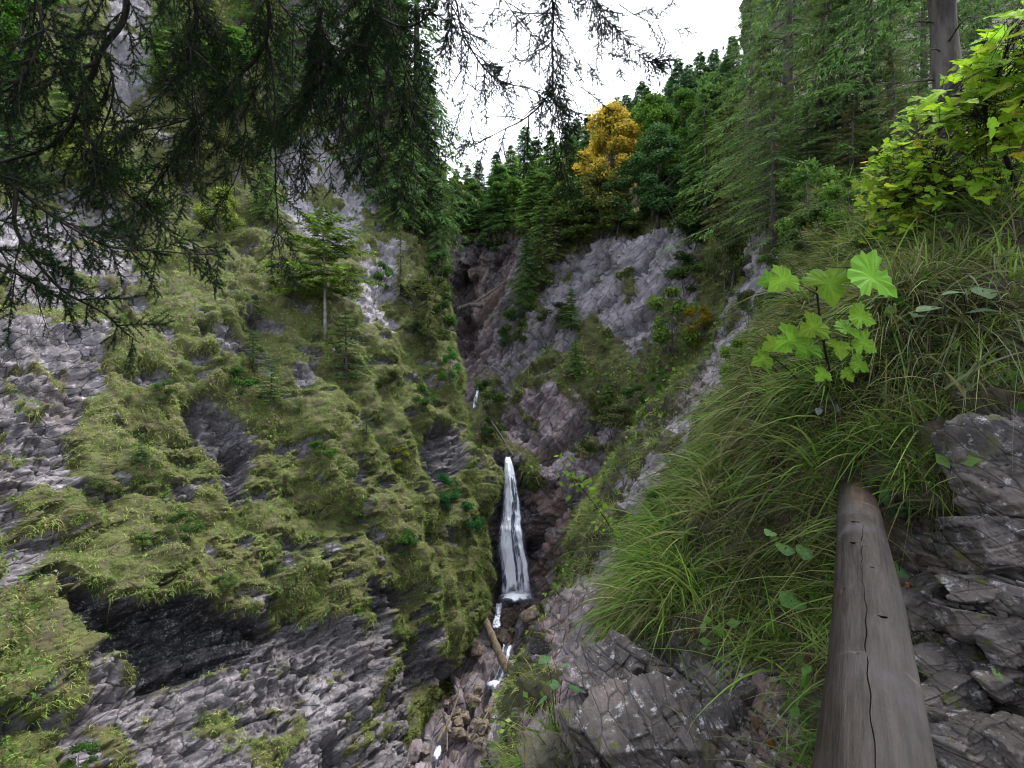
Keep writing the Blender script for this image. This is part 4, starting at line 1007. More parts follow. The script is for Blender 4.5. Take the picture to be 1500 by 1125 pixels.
def pp(*a): return [at(*p) for p in a]
spr = empty('overhanging_spruce', (-3.3, 1.6, -3.0))
tag(spr, 'spruce beside the camera whose dark drooping boughs hang across the top left of the view', 'tree')
cr_ = link('crown', KIND['near0'][1], spr, (0.05, 0, 10.6))     # the rest of the tree, above the picture
cr_.scale = (1.2, 1.2, .7)
def at_root(o):
    o.matrix_parent_inverse = __import__('mathutils').Matrix.Translation((3.3, -1.6, 3.0))
    return o
tk = MB()
zz = np.linspace(-3.4, 9, 12)
tube(tk, np.stack([-3.3 + .02 * zz, 1.6 + .0 * zz, zz], 1), np.linspace(.24, .1, 12), 12)
at_root(tk.build('trunk', M['bark'], spr))
T0 = lambda z: np.array([-3.3 + .02 * z, 1.6, z])
def hang(stems, subs, seed, **k):
    st, nd = bough(stems, subs, seed, **k)
    b = at_root(st.build('bough', M['twig'], spr))
    o = nd.build('needles', M['bough'], b, smooth=False)
    return b
hang([([T0(3.2), at(-60, -260, 2.6)] + pp((180, -20, 3.3), (140, 90, 3.4), (108, 165, 3.5), (70, 215, 3.5), (0, 238, 3.5), (-120, 260, 3.4)), .026),
      (pp((108, 165, 3.5), (160, 250, 3.7), (240, 330, 3.9), (330, 380, 4.1)), .011),
      (pp((140, 90, 3.4), (60, 120, 3.3), (-60, 180, 3.2)), .012),
      (pp((150, 60, 3.35), (165, 140, 3.5), (140, 220, 3.7), (130, 290, 3.8)), .009)], 15, 501, drop=.55)
hang([([T0(1.9), at(-300, 60, 2.2)] + pp((-60, 220, 2.9), (40, 290, 3.1), (110, 335, 3.2), (180, 365, 3.3), (330, 372, 3.6)), .016),
      (pp((20, 275, 3.05), (30, 350, 3.1), (90, 420, 3.2), (150, 460, 3.3), (205, 500, 3.4)), .012),
      (pp((-80, 330, 2.9), (0, 385, 3.0), (60, 420, 3.1), (110, 445, 3.2)), .012),
      (pp((-80, 240, 2.9), (-20, 330, 3.0), (20, 400, 3.1)), .01)], 17, 502, drop=.4, sublen=.36)
hang([([T0(4.6), at(60, -420, 3.2)] + pp((360, -60, 4.0), (392, 50, 4.3), (335, 125, 4.4), (280, 190, 4.5), (240, 250, 4.6), (190, 330, 4.7)), .024),
      (pp((385, 30, 4.3), (402, 120, 4.4), (403, 220, 4.5), (408, 320, 4.6), (412, 400, 4.6)), .012),
      (pp((410, 0, 4.2), (450, 60, 4.3), (490, 130, 4.4)), .008),
      (pp((300, 165, 4.45), (250, 180, 4.4), (190, 190, 4.4), (130, 200, 4.4)), .008),
      (pp((350, 110, 4.4), (360, 190, 4.5), (340, 270, 4.6), (300, 330, 4.6)), .008)], 16, 503, drop=.6)
hang([([T0(5.2), at(250, -420, 3.6)] + pp((520, -80, 4.2), (543, 0, 4.3), (530, 55, 4.4), (480, 110, 4.5), (420, 165, 4.6), (360, 215, 4.8)), .02),
      (pp((530, 55, 4.4), (545, 130, 4.5), (552, 210, 4.6), (570, 290, 4.8)), .011),
      (pp((532, 60, 4.4), (575, 120, 4.5), (610, 190, 4.6)), .009),
      (pp((543, 20, 4.3), (600, 40, 4.3), (640, 0, 4.2), (660, -60, 4.1)), .01),
      (pp((500, 90, 4.4), (500, 180, 4.5), (480, 260, 4.6)), .008)], 17, 504, drop=.65, sublen=.46)
hang([([T0(5.8), at(420, -460, 3.8)] + pp((640, -60, 4.2), (680, 50, 4.3), (722, 110, 4.4), (790, 135, 4.5), (850, 150, 4.6)), .011),
      (pp((655, 0, 4.2), (700, 70, 4.3), (735, 150, 4.4)), .006),
      (pp((640, -60, 4.2), (670, 80, 4.3), (690, 160, 4.4), (685, 230, 4.5)), .005),
      (pp((700, -60, 4.3), (745, 10, 4.4), (790, 60, 4.5), (880, 100, 4.7)), .006)], 9, 505, drop=.5, bare=.45, sublen=.4)
hang([([T0(6.2), at(560, -480, 3.9)] + pp((805, -80, 4.2), (812, 0, 4.3), (808, 90, 4.35), (812, 140, 4.4), (822, 210, 4.5), (836, 285, 4.6)), .013),
      (pp((812, 128, 4.4), (780, 165, 4.4), (735, 190, 4.5), (680, 222, 4.6)), .009),
      (pp((815, 160, 4.4), (850, 130, 4.5), (860, 95, 4.5)), .005),
      (pp((810, 60, 4.3), (770, 90, 4.3), (730, 100, 4.4)), .005),
      (pp((812, 20, 4.3), (750, 15, 4.3), (690, 5, 4.3)), .006)], 13, 506, drop=.55, bare=.2, sublen=.34)
hang([([T0(6.4), at(650, -500, 3.9)] + pp((840, -80, 4.4), (870, 5, 4.5), (905, 45, 4.6), (945, 85, 4.7), (965, 92, 4.7)), .008),
      (pp((905, 5, 4.5), (960, 35, 4.7), (1010, 42, 4.8)), .005),
      (pp((880, 15, 4.5), (880, 60, 4.6), (915, 110, 4.7)), .005)], 12, 507, drop=.45, bare=.2, sublen=.26)
hang([([T0(4.4), at(40, -380, 3.0)] + pp((250, -60, 3.9), (290, 20, 4.1), (270, 90, 4.2), (225, 150, 4.3), (160, 240, 4.4)), .014),
      (pp((290, 20, 4.1), (330, 70, 4.2), (340, 150, 4.3), (320, 230, 4.4)), .009),
      (pp((270, 90, 4.2), (290, 160, 4.3), (285, 230, 4.4), (265, 300, 4.5)), .008)], 16, 509, drop=.65)
hang([([T0(5.0), at(200, -420, 3.4)] + pp((450, -60, 4.2), (470, 40, 4.3), (465, 110, 4.4), (440, 200, 4.5), (450, 270, 4.6)), .013),
      (pp((470, 40, 4.3), (510, 110, 4.4), (520, 200, 4.5), (530, 260, 4.6)), .009),
      (pp((560, -60, 4.4), (580, 60, 4.5), (600, 140, 4.6), (605, 230, 4.7), (590, 300, 4.8)), .01)], 17, 510, drop=.65)
hang([([T0(4.0), at(-200, -300, 2.4)] + pp((20, -60, 2.9), (60, 40, 3.0), (30, 110, 3.0), (-40, 160, 3.0)), .014),
      (pp((60, 40, 3.0), (110, 60, 3.1), (120, 110, 3.2)), .008),
      (pp((250, -60, 3.8), (260, 40, 3.9), (300, 90, 4.0)), .008)], 16, 508, drop=.6)

# ------------------------------------------------------------------ lobed leaves
def lobed(cut=.45):
    """outline of a maple leaf in its own plane, stalk at the origin, 1 long"""
    pts = [(0, 0), (.14, -.07), (.30, -.02), (.33, .05), (.44, .04), (.40, .16), (.50, .22), (.62, .30), (.50, .36), (.50, .46), (.40, .46), (.34, .44), (.24, .48),
           (.27, .58), (.34, .62), (.26, .70), (.26, .78), (.16, .82), (.10, .92), (0, 1.04)]
    left = [(-x, y) for x, y in pts[1:-1]][::-1]
    return np.array(pts + left)
LOBE = lobed()
def add_leaf(mb, base, direction, normal, size, col, r, shape=LOBE, wide=1.0, curl=.18):
    y = norm(np.asarray(direction, float)); z = np.asarray(normal, float); z = norm(z - y * (z @ y)); x = np.cross(y, z)
    o = np.concatenate([[[0, .42]], shape]) * [wide, 1]
    hgt = curl * (np.abs(o[:, 0]) * .8 - o[:, 1] ** 2 * .8) + r.normal(0, .018, len(o))
    V = base + size * (o[:, :1] * x + o[:, 1:] * y + hgt[:, None] * z)
    n = len(shape)
    mid = base + size * (.5 * (o[1:, :1] * x + (o[1:, 1:] + .42) * y) + (.5 * hgt[1:, None] + .02) * z)
    V = np.concatenate([V, mid]); col = np.asarray(col, float); k_ = np.arange(n); k1 = (k_ + 1) % n
    tone = np.concatenate([[1.25], 1 + r.normal(-.08, .10, n), np.where(k_ % 2 == 0, 1.2, .86)])[:, None]
    mb.add(V, np.stack([1 + n + k_, 1 + k_, 1 + k1, 1 + n + k1], 1), np.stack([0 * k_, 1 + n + k_, 1 + n + k1], 1), np.clip(col * tone, 0, 1))
HEART = np.array([(0, 0), (.12, -.08), (.3, -.05), (.45, .12), (.5, .35), (.45, .58), (.3, .78), (.14, .92), (0, 1.0), (-.14, .92), (-.3, .78), (-.45, .58), (-.5, .35), (-.45, .12), (-.3, -.05), (-.12, -.08)])
OVAL = np.array([(0, 0), (.1, .1), (.2, .3), (.22, .5), (.16, .75), (0, 1.05), (-.16, .75), (-.22, .5), (-.2, .3), (-.1, .1)])

# the young maple by the bank: stem with big lime leaves
r_ = np.random.default_rng(31)
sB = at(1218, 548, 2.3)
sap = empty('maple_sapling', sB); tag(sap, 'small maple sapling with big lime green leaves on a thin dark stem', 'plant')
stem = MB(); lv = MB()
def loc(px, py, Y): return at(px, py, Y) - sB
sp_ = spline([loc(1220, 560, 2.32), loc(1212, 530, 2.28), loc(1203, 480, 2.22), loc(1197, 430, 2.16), loc(1195, 392, 2.12)], 14)
tube(stem, sp_, np.linspace(.0065, .003, 14), 6)
for (px, py, Y, tx, ty, tY, sz) in ((1195, 395, 2.12, 1150, 404, 2.0, .10), (1195, 395, 2.12, 1222, 398, 2.0, .145), (1195, 400, 2.12, 1282, 386, 1.92, .185), (1197, 430, 2.16, 1125, 405, 2.1, .07),
                            (1203, 475, 2.2, 1162, 492, 2.05, .11), (1203, 478, 2.2, 1205, 470, 2.0, .10), (1204, 480, 2.2, 1240, 472, 2.1, .105), (1202, 470, 2.2, 1265, 455, 2.1, .10),
                            (1206, 500, 2.24, 1190, 505, 2.1, .09), (1206, 500, 2.24, 1235, 500, 2.1, .085), (1206, 498, 2.24, 1268, 495, 2.1, .095), (1208, 505, 2.24, 1130, 500, 2.2, .075),
                            (1212, 525, 2.28, 1116, 522, 2.2, .075), (1213, 530, 2.28, 1262, 528, 2.2, .08), (1213, 530, 2.28, 1245, 545, 2.2, .06), (1214, 535, 2.28, 1210, 545, 2.15, .06)):
    a = loc(px, py, Y); c_ = loc(tx, ty, tY); d = c_ - a; ln = np.linalg.norm(d)
    b0 = a + d * max(0, 1 - .45 * sz / max(ln, .01))
    tube(stem, spline([a, (a + b0) / 2 + np.array([0, 0, .012]), b0], 5), .0016, 4)
    lv_d = norm(np.array([d[0] * 1.0, -.02, d[2] * .7 - .35 * abs(d[0]) - .015]))
    add_leaf(lv, b0, lv_d, norm(np.array([r_.normal(0, .3), -2.4 + r_.normal(0, .5), 1.0])), sz, np.array([.15, .29, .03]) * r_.uniform(.75, 1.25) * np.array([r_.uniform(.85, 1.2), 1, 1]), r_, wide=1.15)
stem.build('stem', M['twig'], sap); lv.build('leaves', M['lime'], sap, smooth=False)

# the maple at the right edge
mB = at(1493, 300, 2.9)
mp_ = empty('maple_tree', mB); tag(mp_, 'maple with dark crooked stems and bright lime leaves at the right edge', 'tree')
stem = MB(); lv = MB()
def lm(px, py, Y): return at(px, py, Y) - mB
limbs = [([lm(1500, 340, 2.9), lm(1490, 280, 2.85), lm(1478, 245, 2.8), lm(1466, 210, 2.8), lm(1450, 195, 2.8), lm(1442, 160, 2.75), lm(1440, 150, 2.75), lm(1430, 130, 2.8), (lm(1415, 105, 2.8))], .014),
         ([lm(1455, 200, 2.8), lm(1468, 180, 2.75), lm(1490, 155, 2.65), lm(1520, 130, 2.5), lm(1560, 60, 2.4)], .012),
         ([lm(1442, 160, 2.75), lm(1425, 170, 2.9), lm(1380, 165, 3.1), lm(1355, 180, 3.2)], .006),
         ([lm(1485, 270, 2.85), lm(1440, 270, 3.0), lm(1390, 285, 3.2), lm(1345, 290, 3.4)], .007),
         ([lm(1345, 290, 3.4), lm(1320, 268, 3.5), lm(1335, 240, 3.5), lm(1345, 220, 3.5)], .006),
         ([lm(1345, 290, 3.4), lm(1315, 300, 3.5), lm(1285, 310, 3.6)], .005),
         ([lm(1440, 150, 2.75), lm(1460, 110, 2.6), lm(1475, 70, 2.5), lm(1480, 40, 2.4)], .006),
         ([lm(1390, 285, 3.2), lm(1370, 250, 3.2), lm(1372, 215, 3.2)], .004)]
ends = []
for pts, r0 in limbs:
    C = spline(pts, 14); tube(stem, C, np.linspace(r0, r0 * .35, 14), 6); ends.append(C)
for k in range(3000):
    C = ends[[0, 1, 2, 3, 4, 5, 6, 7, 2, 3, 4, 5][k % 12]]
    o = C[r_.integers(3, 14)]
    tip = o + np.array([r_.normal(-.02, .22), r_.normal(-.02, .3), r_.normal(.07, .2)])
    Pw = tip + mB; q = proj(Pw)
    # the crown narrows to the left: leaves fill the wedge between the bank and the trunk
    ed = 26 * perlin(Pw[None] * 2.2, 5)[0] + r_.normal(0, 8)
    if q[0] < 1266 + ed or q[1] > 362 - .1 * (q[0] - 1262) + ed or q[1] < 285 - 1.12 * (q[0] - 1232) + ed or Pw[1] < 1.7: continue
    if perlin(Pw[None] * 5.5, 8)[0] < -.02: continue
    tube(stem, spline([o, (o + tip) / 2 + np.array([0, 0, .02]), tip], 4), .0014, 3)
    sz = r_.uniform(.06, .115) if Pw[1] < 2.75 else r_.uniform(.04, .085)
    d = norm(np.array([r_.normal(-.25, .6), r_.normal(-.3, .5), r_.uniform(-.5, .1)]))
    u = r_.random()
    c_ = np.array([.26, .42, .03]) if u < .5 else (np.array([.19, .35, .03]) if u < .75 else (np.array([.29, .38, .04]) if u < .96 else np.array([.5, .42, .05])))
    add_leaf(lv, tip, d, norm(np.array([r_.normal(0, .45), r_.normal(-.8, .4), 1.0])), sz, c_ * r_.uniform(.75, 1.2), r_)
stem.build('stem', M['twig'], mp_); lv.build('leaves', M['lime'], mp_, smooth=False)

# the bare trunk of the big tree behind the maple
bt = empty('spruce_tree', at(1392, 330, 10)); tag(bt, 'thick dark bare trunk of a big spruce above the maple leaves', 'tree')
tb = MB(); zz = np.linspace(-1, 14, 24)
tube(tb, np.stack([-.03 * zz + .04 * np.sin(zz), 0 * zz, zz], 1), .24 - .009 * zz + .012 * np.sin(zz * 5), 14)
for k in range(26):
    z = random.uniform(1.5, 8); th = random.uniform(0, 6.28); L = random.uniform(.5, 1.8); d = np.array([math.cos(th), math.sin(th), 0])
    b0 = np.array([-.03 * z, 0, z])
    tube(tb, spline([b0, b0 + d * L * .5 + [0, 0, -.02], b0 + d * L + np.array([random.uniform(-.2, .2), 0, -.3 * L])], 6), np.linspace(.022, .004, 6), 5)
tb.build('trunk', M['bark'], bt)
c2 = link('crown', KIND['near0'][1], bt, (0, 0, 4)); 

# ------------------------------------------------------------------ leafy plants by name
def herb(name, px, py, Y, label, leaves, shape, col, stemcol='twig', cat='plant', mat='leaf'):
    B0 = at(px, py, Y); e = empty(name, B0); tag(e, label, cat); s_ = MB(); l_ = MB()
    for (tx, ty, tY, sz, tilt) in leaves:
        c_ = at(tx, ty, tY) - B0
        tube(s_, spline([np.array([0, 0, -.03]), c_ * .5 + np.array([0, 0, .2 * abs(c_[2]) + .01]), c_], 6), .0016 + .004 * sz, 4)
        d = norm(np.array([c_[0] + r_.normal(0, .05), -.08 + r_.normal(0, .05), r_.normal(0, .03)]))
        add_leaf(l_, c_ - d * sz * .4, d, norm(np.array([r_.normal(0, .15), -tilt, 1.0])), sz, np.array(col) * r_.uniform(.8, 1.25), r_, shape)
    s_.build('stem', M[stemcol], e); l_.build('leaves', M[mat], e, smooth=False)
    return e
herb('butterbur', 1150, 905, 2.25, 'round green butterbur leaf hanging over the dark hollow left of the log', [(1160, 880, 2.12, .10, .5)], HEART, (.12, .25, .07))
herb('butterbur', 1160, 820, 2.2, 'three heart shaped leaves in the grass left of the log top', [(1150, 803, 2.15, .075, .6), (1178, 808, 2.12, .065, .9), (1128, 780, 2.2, .05, .5)], HEART, (.11, .2, .07))
herb('butterbur', 1310, 760, 2.05, 'broad dull green leaves right of the upper end of the log', [(1312, 728, 2.0, .12, .9), (1338, 742, 1.95, .13, .4), (1300, 745, 2.0, .08, 1.2), (1318, 835, 1.85, .06, 1.6)], HEART, (.07, .14, .06))
herb('wild_plant', 1420, 470, 2.2, 'plant with broad greyish leaves among the grass under the maple', [(1365, 450, 2.15, .12, .3), (1405, 428, 2.1, .11, .2), (1440, 425, 2.1, .12, .3), (1430, 455, 2.1, .10, .5), (1345, 460, 2.2, .09, .4)], OVAL * [1.5, 1], (.13, .2, .1))
herb('wild_plant', 1460, 1000, 1.45, 'single oval green leaf on the rocks right of the log', [(1461, 985, 1.4, .05, 1.2)], OVAL * [1.4, 1], (.09, .15, .05))
herb('wild_plant', 815, 1075, 3.0, 'nettle like plant with toothed leaves beside the big layered boulder', [(830, 975, 2.9, .09, .5), (800, 965, 3.0, .08, .4), (842, 1002, 2.85, .10, .8), (812, 1000, 3.0, .08, .4), (868, 945, 2.9, .06, .5), (795, 1025, 3.0, .09, .4)], OVAL * [1.6, 1], (.10, .2, .08))
herb('wild_plant', 1075, 745, 3.2, 'pale narrow leaf plant in the grass above the dark hollow', [(1068, 738, 3.1, .08, .6), (1055, 735, 3.1, .06, .5), (1085, 790, 3.1, .06, .5)], OVAL, (.14, .2, .12))
herb('wild_plant', 1210, 610, 2.5, 'bluish grey leaf rosette in the grass below the sapling', [(1215, 585, 2.4, .07, .4), (1200, 600, 2.4, .07, .6), (1228, 598, 2.4, .06, .8)], OVAL, (.18, .22, .2))
# slender sapling leaning into the gorge
vB = at(905, 800, 4.6); vine = empty('slender_sapling', vB); tag(vine, 'slender leaning sapling with small bright leaves in front of the limestone rib', 'plant')
s_ = MB(); l_ = MB()
C = spline([at(905, 800, 4.6) - vB, at(890, 765, 4.6) - vB, at(868, 735, 4.6) - vB, at(845, 705, 4.6) - vB, at(826, 680, 4.6) - vB], 14)
tube(s_, C, np.linspace(.006, .002, 14), 5)
for k in range(60):
    o = C[r_.integers(2, 14)]; tip = o + r_.normal(0, .05, 3)
    tube(s_, [o, tip], .0012, 3)
    add_leaf(l_, tip, norm(r_.normal(0, 1, 3) + [0, -.3, -.3]), norm(np.array([r_.normal(0, .4), -.6, 1.0])), r_.uniform(.04, .075), np.array([.14, .24, .03]) * r_.uniform(.8, 1.3), r_, OVAL * [1.5, 1])
s_.build('stem', M['twig'], vine); l_.build('leaves', M['lime'], vine, smooth=False)
# ------------------------------------------------------------------ the handrail log
def log_mat():
    m, t = nt('weathered log'); n = N(t)
    co = n('ShaderNodeTexCoord').outputs['Object']          # the log's own axis is Y
    mp = n('ShaderNodeMapping', {'Vector': co, 'Scale': (1, .07, 1)}).outputs[0]
    mp2 = n('ShaderNodeMapping', {'Vector': co, 'Scale': (1, .02, 1)}).outputs[0]
    f = n.math('ADD', n.math('MULTIPLY', noise(n, mp, 34, 8, .65, .3), .5), n.math('MULTIPLY', noise(n, mp, 150, 6, .7), .5)); big = noise(n, co, 5, 5, .6)
    c = n.mix((.007, .0052, .0042), (.023, .0182, .016), n.ramp(f, .38, .62))
    c = n.mix(c, (.038, .035, .039), n.ramp(big, .48, .72, 0, .6))
    c = n.mix(c, (.016, .010, .007), n.ramp(noise(n, mp, 8, 5, .6), .55, .7, 0, .65))
    c = n.mix(c, (.06, .036, .02), n.ramp(noise(n, mp, 13, 4, .5), .63, .72, 0, .55))
    c = n.mix(c, (.085, .072, .058), n.ramp(noise(n, n('ShaderNodeMapping', {'Vector': co, 'Rotation': (0, .3, .5), 'Scale': (1.2, 9, 1.2)}).outputs[0], 5, 4, .55), .66, .73, 0, .5))   # scuffs across
    cr = n('ShaderNodeTexVoronoi', {'Vector': n.mix(mp2, noise(n, co, 4, 3), .04), 'Scale': 26}, feature='DISTANCE_TO_EDGE').outputs['Distance']
    c = n.mix(c, (.012, .01, .009), n.ramp(cr, 0, .02, 0, 0))
    bp = n('ShaderNodeBump', {'Height': n.math('ADD', f, n.math('MULTIPLY', big, .5)), 'Strength': .35, 'Distance': .012})
    p = n('ShaderNodeBsdfPrincipled', {'Base Color': c, 'Roughness': n.ramp(big, .3, .7, .5, .7), 'Normal': bp.outputs[0], 'Specular IOR Level': .12})
    n('ShaderNodeOutputMaterial', {0: p.outputs[0]})
    return m
M['log'] = log_mat()
def plain(name, col, rough=.7, metal=0., var=.3, sc=20):
    m, t = nt(name); n = N(t); co = n('ShaderNodeTexCoord').outputs['Object']
    c = n.mix(tuple(x * (1 - var) for x in col), tuple(min(1, x * (1 + var)) for x in col), n.ramp(noise(n, co, sc, 5, .6), .3, .7))
    p = n('ShaderNodeBsdfPrincipled', {'Base Color': c, 'Roughness': rough, 'Metallic': metal})
    n('ShaderNodeOutputMaterial', {0: p.outputs[0]}); return m
M['wire'] = plain('rusty wire', (.045, .035, .032), .6, .5); M['crack'] = plain('dark wood crack', (.004, .0035, .003), 1.)
for _n in M['crack'].node_tree.nodes:
    if _n.type == 'BSDF_PRINCIPLED': _n.inputs['Specular IOR Level'].default_value = 0
A0, A1 = at(1282, 1160, .60), at(1255, 712, 2.28)
ax = A1 - A0; LL = float(np.linalg.norm(ax)); ya = ax / LL
xa = norm(np.cross(ya, [0, 0, 1.0])); za = np.cross(xa, ya)
from mathutils import Matrix
root = empty('handrail', A0); root.matrix_world = Matrix(((xa[0], ya[0], za[0], A0[0]), (xa[1], ya[1], za[1], A0[1]), (xa[2], ya[2], za[2], A0[2]), (0, 0, 0, 1)))
tag(root, 'thick weathered grey brown log serving as a handrail along the path', 'handrail')
nv, ns = 300, 160
s = np.linspace(-.9, LL, nv)[:, None]; th = np.linspace(0, 2 * math.pi, ns, endpoint=False)[None]
Q = np.stack([np.cos(th) + 0 * s, s * 1.2 + 0 * th, np.sin(th) + 0 * s], -1)
rad = .0595 + .0 * s + .006 * perlin(Q * np.array([1.1, 1.6, 1.1]), 3) + .0018 * perlin(Q * np.array([3, 2.5, 3]), 4) + .0007 * perlin(Q * np.array([14, 1.2, 14]), 5)
endf = sstep(LL - .09, LL, s + 0 * th); rad = rad * (1 - .13 * endf ** 3)
knots = [(.62, 1.45, .013), (.36, 1.30, .012), (.80, 1.75, .009), (1.02, 1.72, .008), (.20, 1.9, .008), (1.35, 1.2, .008), (.5, 2.3, .01)]
for (ks, kt, kr) in knots:
    dd = np.sqrt((s - ks) ** 2 + ((th - kt) * .0635) ** 2)
    rad = rad + .0035 * np.exp(-(dd / (kr * 1.6)) ** 2) - .007 * np.exp(-(dd / (kr * .45)) ** 2)
# the long drying crack along the top
cp = 1.62 + .10 * np.sin(s * 3.1) + .03 * np.sin(s * 11)
rad = rad - .0 * np.exp(-(((th - cp) * .0635) / .0022) ** 2) * sstep(1.25, .9, s)
wob = np.concatenate([.006 * np.sin(s * 2.2), 0 * s, .004 * np.sin(s * 1.7 + 1)], 1)[:, None]
V = np.stack([np.cos(th) * rad, s + 0 * th, np.sin(th) * rad], -1) + wob
i = np.arange(nv - 1)[:, None] * ns; j = np.arange(ns)[None]; k = (j + 1) % ns
mb = MB(); VV = np.concatenate([V.reshape(-1, 3), [[0, -.9, 0], [0, LL + .006, 0]]])
mb.add(VV, np.stack([i + j, i + k, i + ns + k, i + ns + j], -1).reshape(-1, 4), [(nv * ns, (q + 1) % ns, q) for q in range(ns)] + [(nv * ns + 1, (nv - 1) * ns + q, (nv - 1) * ns + (q + 1) % ns) for q in range(ns)])
lg = mb.build('log', M['log'], root)
for (ks, kt, kr) in knots[:4]:
    mb = MB()
    a = np.array([math.cos(kt), 0, math.sin(kt)]) * .0615 + np.array([0, ks, 0])
    tube(mb, spline([a + [-.013, .004, .001], a + [-.005, -.002, .0025], a + [.006, -.003, .0028], a + [.012, .003, .0018]], 8), np.array([.0006, .0016, .0021, .0021, .0021, .002, .0014, .0005]), 5)
    mb.build('knot', M['crack'], lg)
mb = MB(); sc_ = np.linspace(-.6, 1.2, 90); tc = 1.62 + .10 * np.sin(sc_ * 3.1) + .03 * np.sin(sc_ * 11)
i0 = np.clip(((sc_ + .9) / (LL + .9) * (nv - 1)).astype(int), 0, nv - 1); j0 = (tc / (2 * math.pi) * ns).astype(int) % ns
pc = V[i0, j0]; pc = spline(pc[::6], 90) + np.array([.0012, 0, .0]) * np.sin(sc_ * 60)[:, None]
tube(mb, pc + [0, 0, .0002],   .0006 * (.35 + np.abs(np.sin(sc_ * 4.3 + .5))) * sstep(1.2, .9, sc_), 5)
mb.build('drying_crack', M['crack'], lg)
mb = MB()
for w_ in range(7):
    tt = np.linspace(0, 2 * math.pi, 40); rr = .0665 + .002 * (w_ % 3) + .004 * np.sin(tt * 3 + w_)
    tube(mb, np.stack([np.cos(tt) * rr, LL - .055 + .014 * w_ + .008 * np.sin(tt * 2 + w_), np.sin(tt) * rr + .002], 1), .0026, 5)
for w_ in range(7):
    a = np.array([random.uniform(-.05, .05), LL + random.uniform(-.03, .05), .055])
    tube(mb, spline([a, a + [random.uniform(-.05, .06), .02, random.uniform(0, .03)], a + [random.uniform(-.09, .12), .05, random.uniform(-.03, .04)]], 7), .0022, 4)
mb.build('wire_binding', M['wire'], root)
# its post in the bank
mb = MB(); tube(mb, np.array([[.0, LL + .06, -.75], [.005, LL + .055, -.4], [.0, LL + .05, -.03]]), [.06, .055, .05], 12); mb.build('post', M['bark'], root)

# ------------------------------------------------------------------ rocks
def rock_mesh(size, seed, n=60, flat=.65, amp=.16, bed=None, thick=.22):
    """an angular stone cut by planes, then weathered"""
    r = np.random.default_rng(seed)
    u = np.linspace(0, math.pi, n)[:, None]; v = np.linspace(0, 2 * math.pi, 2 * n, endpoint=False)[None]
    D = np.stack([np.sin(u) * np.cos(v), np.sin(u) * np.sin(v), np.cos(u) + 0 * v], -1)
    rad = np.full(D.shape[:2], 1.25)
    ax_ = [sg * (bed if bed is not None else np.eye(3))[:, a] for a in range(3) for sg in (1, -1)]
    for k in range(15):
        nn = norm(ax_[k] + r.normal(0, .16, 3)) if k < 6 else norm(r.normal(0, 1, 3)); h = r.uniform(.6, .8) if k < 6 else r.uniform(.78, 1.05)
        c = D @ nn; rad = np.where(c > .05, np.minimum(rad, h / np.maximum(c, .05)), rad)
    P = D * rad[..., None] * np.array(size) * np.array([1, 1, flat])
    sc = float(np.mean(size))
    B = bed if bed is not None else np.eye(3)
    sh = Sheet.__new__(Sheet); sh.B = B
    nn = norm(P / (np.array(size) ** 2))
    d = amp * sc * (.75 * sh.beds(P + seed, thick * sc, .8 * sc, seed) + .2 * sh.beds(P + seed, thick * .35 * sc, .3 * sc, seed + 4) + .2 * fbm(P / sc * 1.5 + seed, 4, seed) + .07 * fbm(P / sc * 9, 4, seed + 1))
    P = P + nn * d[..., None]
    nu = 2 * n; i = np.arange(n - 1)[:, None] * nu; j = np.arange(nu)[None]; k = (j + 1) % nu
    q = np.stack([i + j, i + nu + j, i + nu + k, i + k], -1).reshape(-1, 4)
    V = P.reshape(-1, 3); V[:nu] = V[:nu].mean(0); V[-nu:] = V[-nu:].mean(0)
    up = np.clip(norm(P)[..., 2], 0, 1)
    cover = np.clip(.55 * sstep(.1, .5, fbm(P / sc * 1.6 + seed, 3, seed + 5)), 0, 1)
    return raw_mesh('rock', V, q, np.zeros((0, 3), np.int64), None, True, dict(cover=cover.ravel(), wet=np.zeros(len(V)), red=np.zeros(len(V)), pale=np.zeros(len(V))))
BED = lambda th, ph=.25: np.stack([np.array([math.cos(th), 0, math.sin(th)]), np.cross([-math.sin(th) * math.cos(ph), math.sin(ph), math.cos(th) * math.cos(ph)], [math.cos(th), 0, math.sin(th)]), np.array([-math.sin(th) * math.cos(ph), math.sin(ph), math.cos(th) * math.cos(ph)])], 1)
M['stone'] = terrain_mat('near stone', .2, (0, math.radians(-40), 0), lo=(.026, .0215, .0195), hi=(.07, .061, .057), moss=(.06, .064, .016), soil=((.035, .033, .014), (.05, .055, .017)))
M['stone2'] = terrain_mat('brown stream stone', .5, (0, .4, 0), lo=(.10, .078, .056), hi=(.25, .195, .14), moss=(.08, .085, .03))
def stone(name, px, py, Y, w_px, h_px, label, seed, cat='rock', group=None, mat='stone', rot=(0, 0, 0), deep=.8, n=60, th=-45, amp=.16, thick=.22):
    w = w_px / F * Y / 2; h = h_px / F * Y / 2
    me = rock_mesh((w * 1.05, w * deep, w), seed, n, h / w, amp, BED(math.radians(th)), thick)
    me.materials.append(M[mat])
    o = link(name, me); o.location = at(px, py, Y); o.rotation_euler = rot
    return tag(o, label, cat, group)
stone('boulder', 915, 985, 2.62, 150, 100, 'upright dark layered boulder under the grass tuft', 11, n=110, amp=.16, th=-35, thick=.3, rot=(.2, 0, .3))
stone('boulder', 985, 1085, 2.25, 220, 170, 'widest flat dark slab of rock at the bottom edge', 12, n=120, amp=.10, th=-50, deep=.7, thick=.3, rot=(.3, .2, 0))
stone('boulder', 885, 1075, 2.5, 130, 140, 'cracked slab leaning left of the widest slab', 13, n=100, amp=.15, th=-48, thick=.3, rot=(.2, .35, 0))
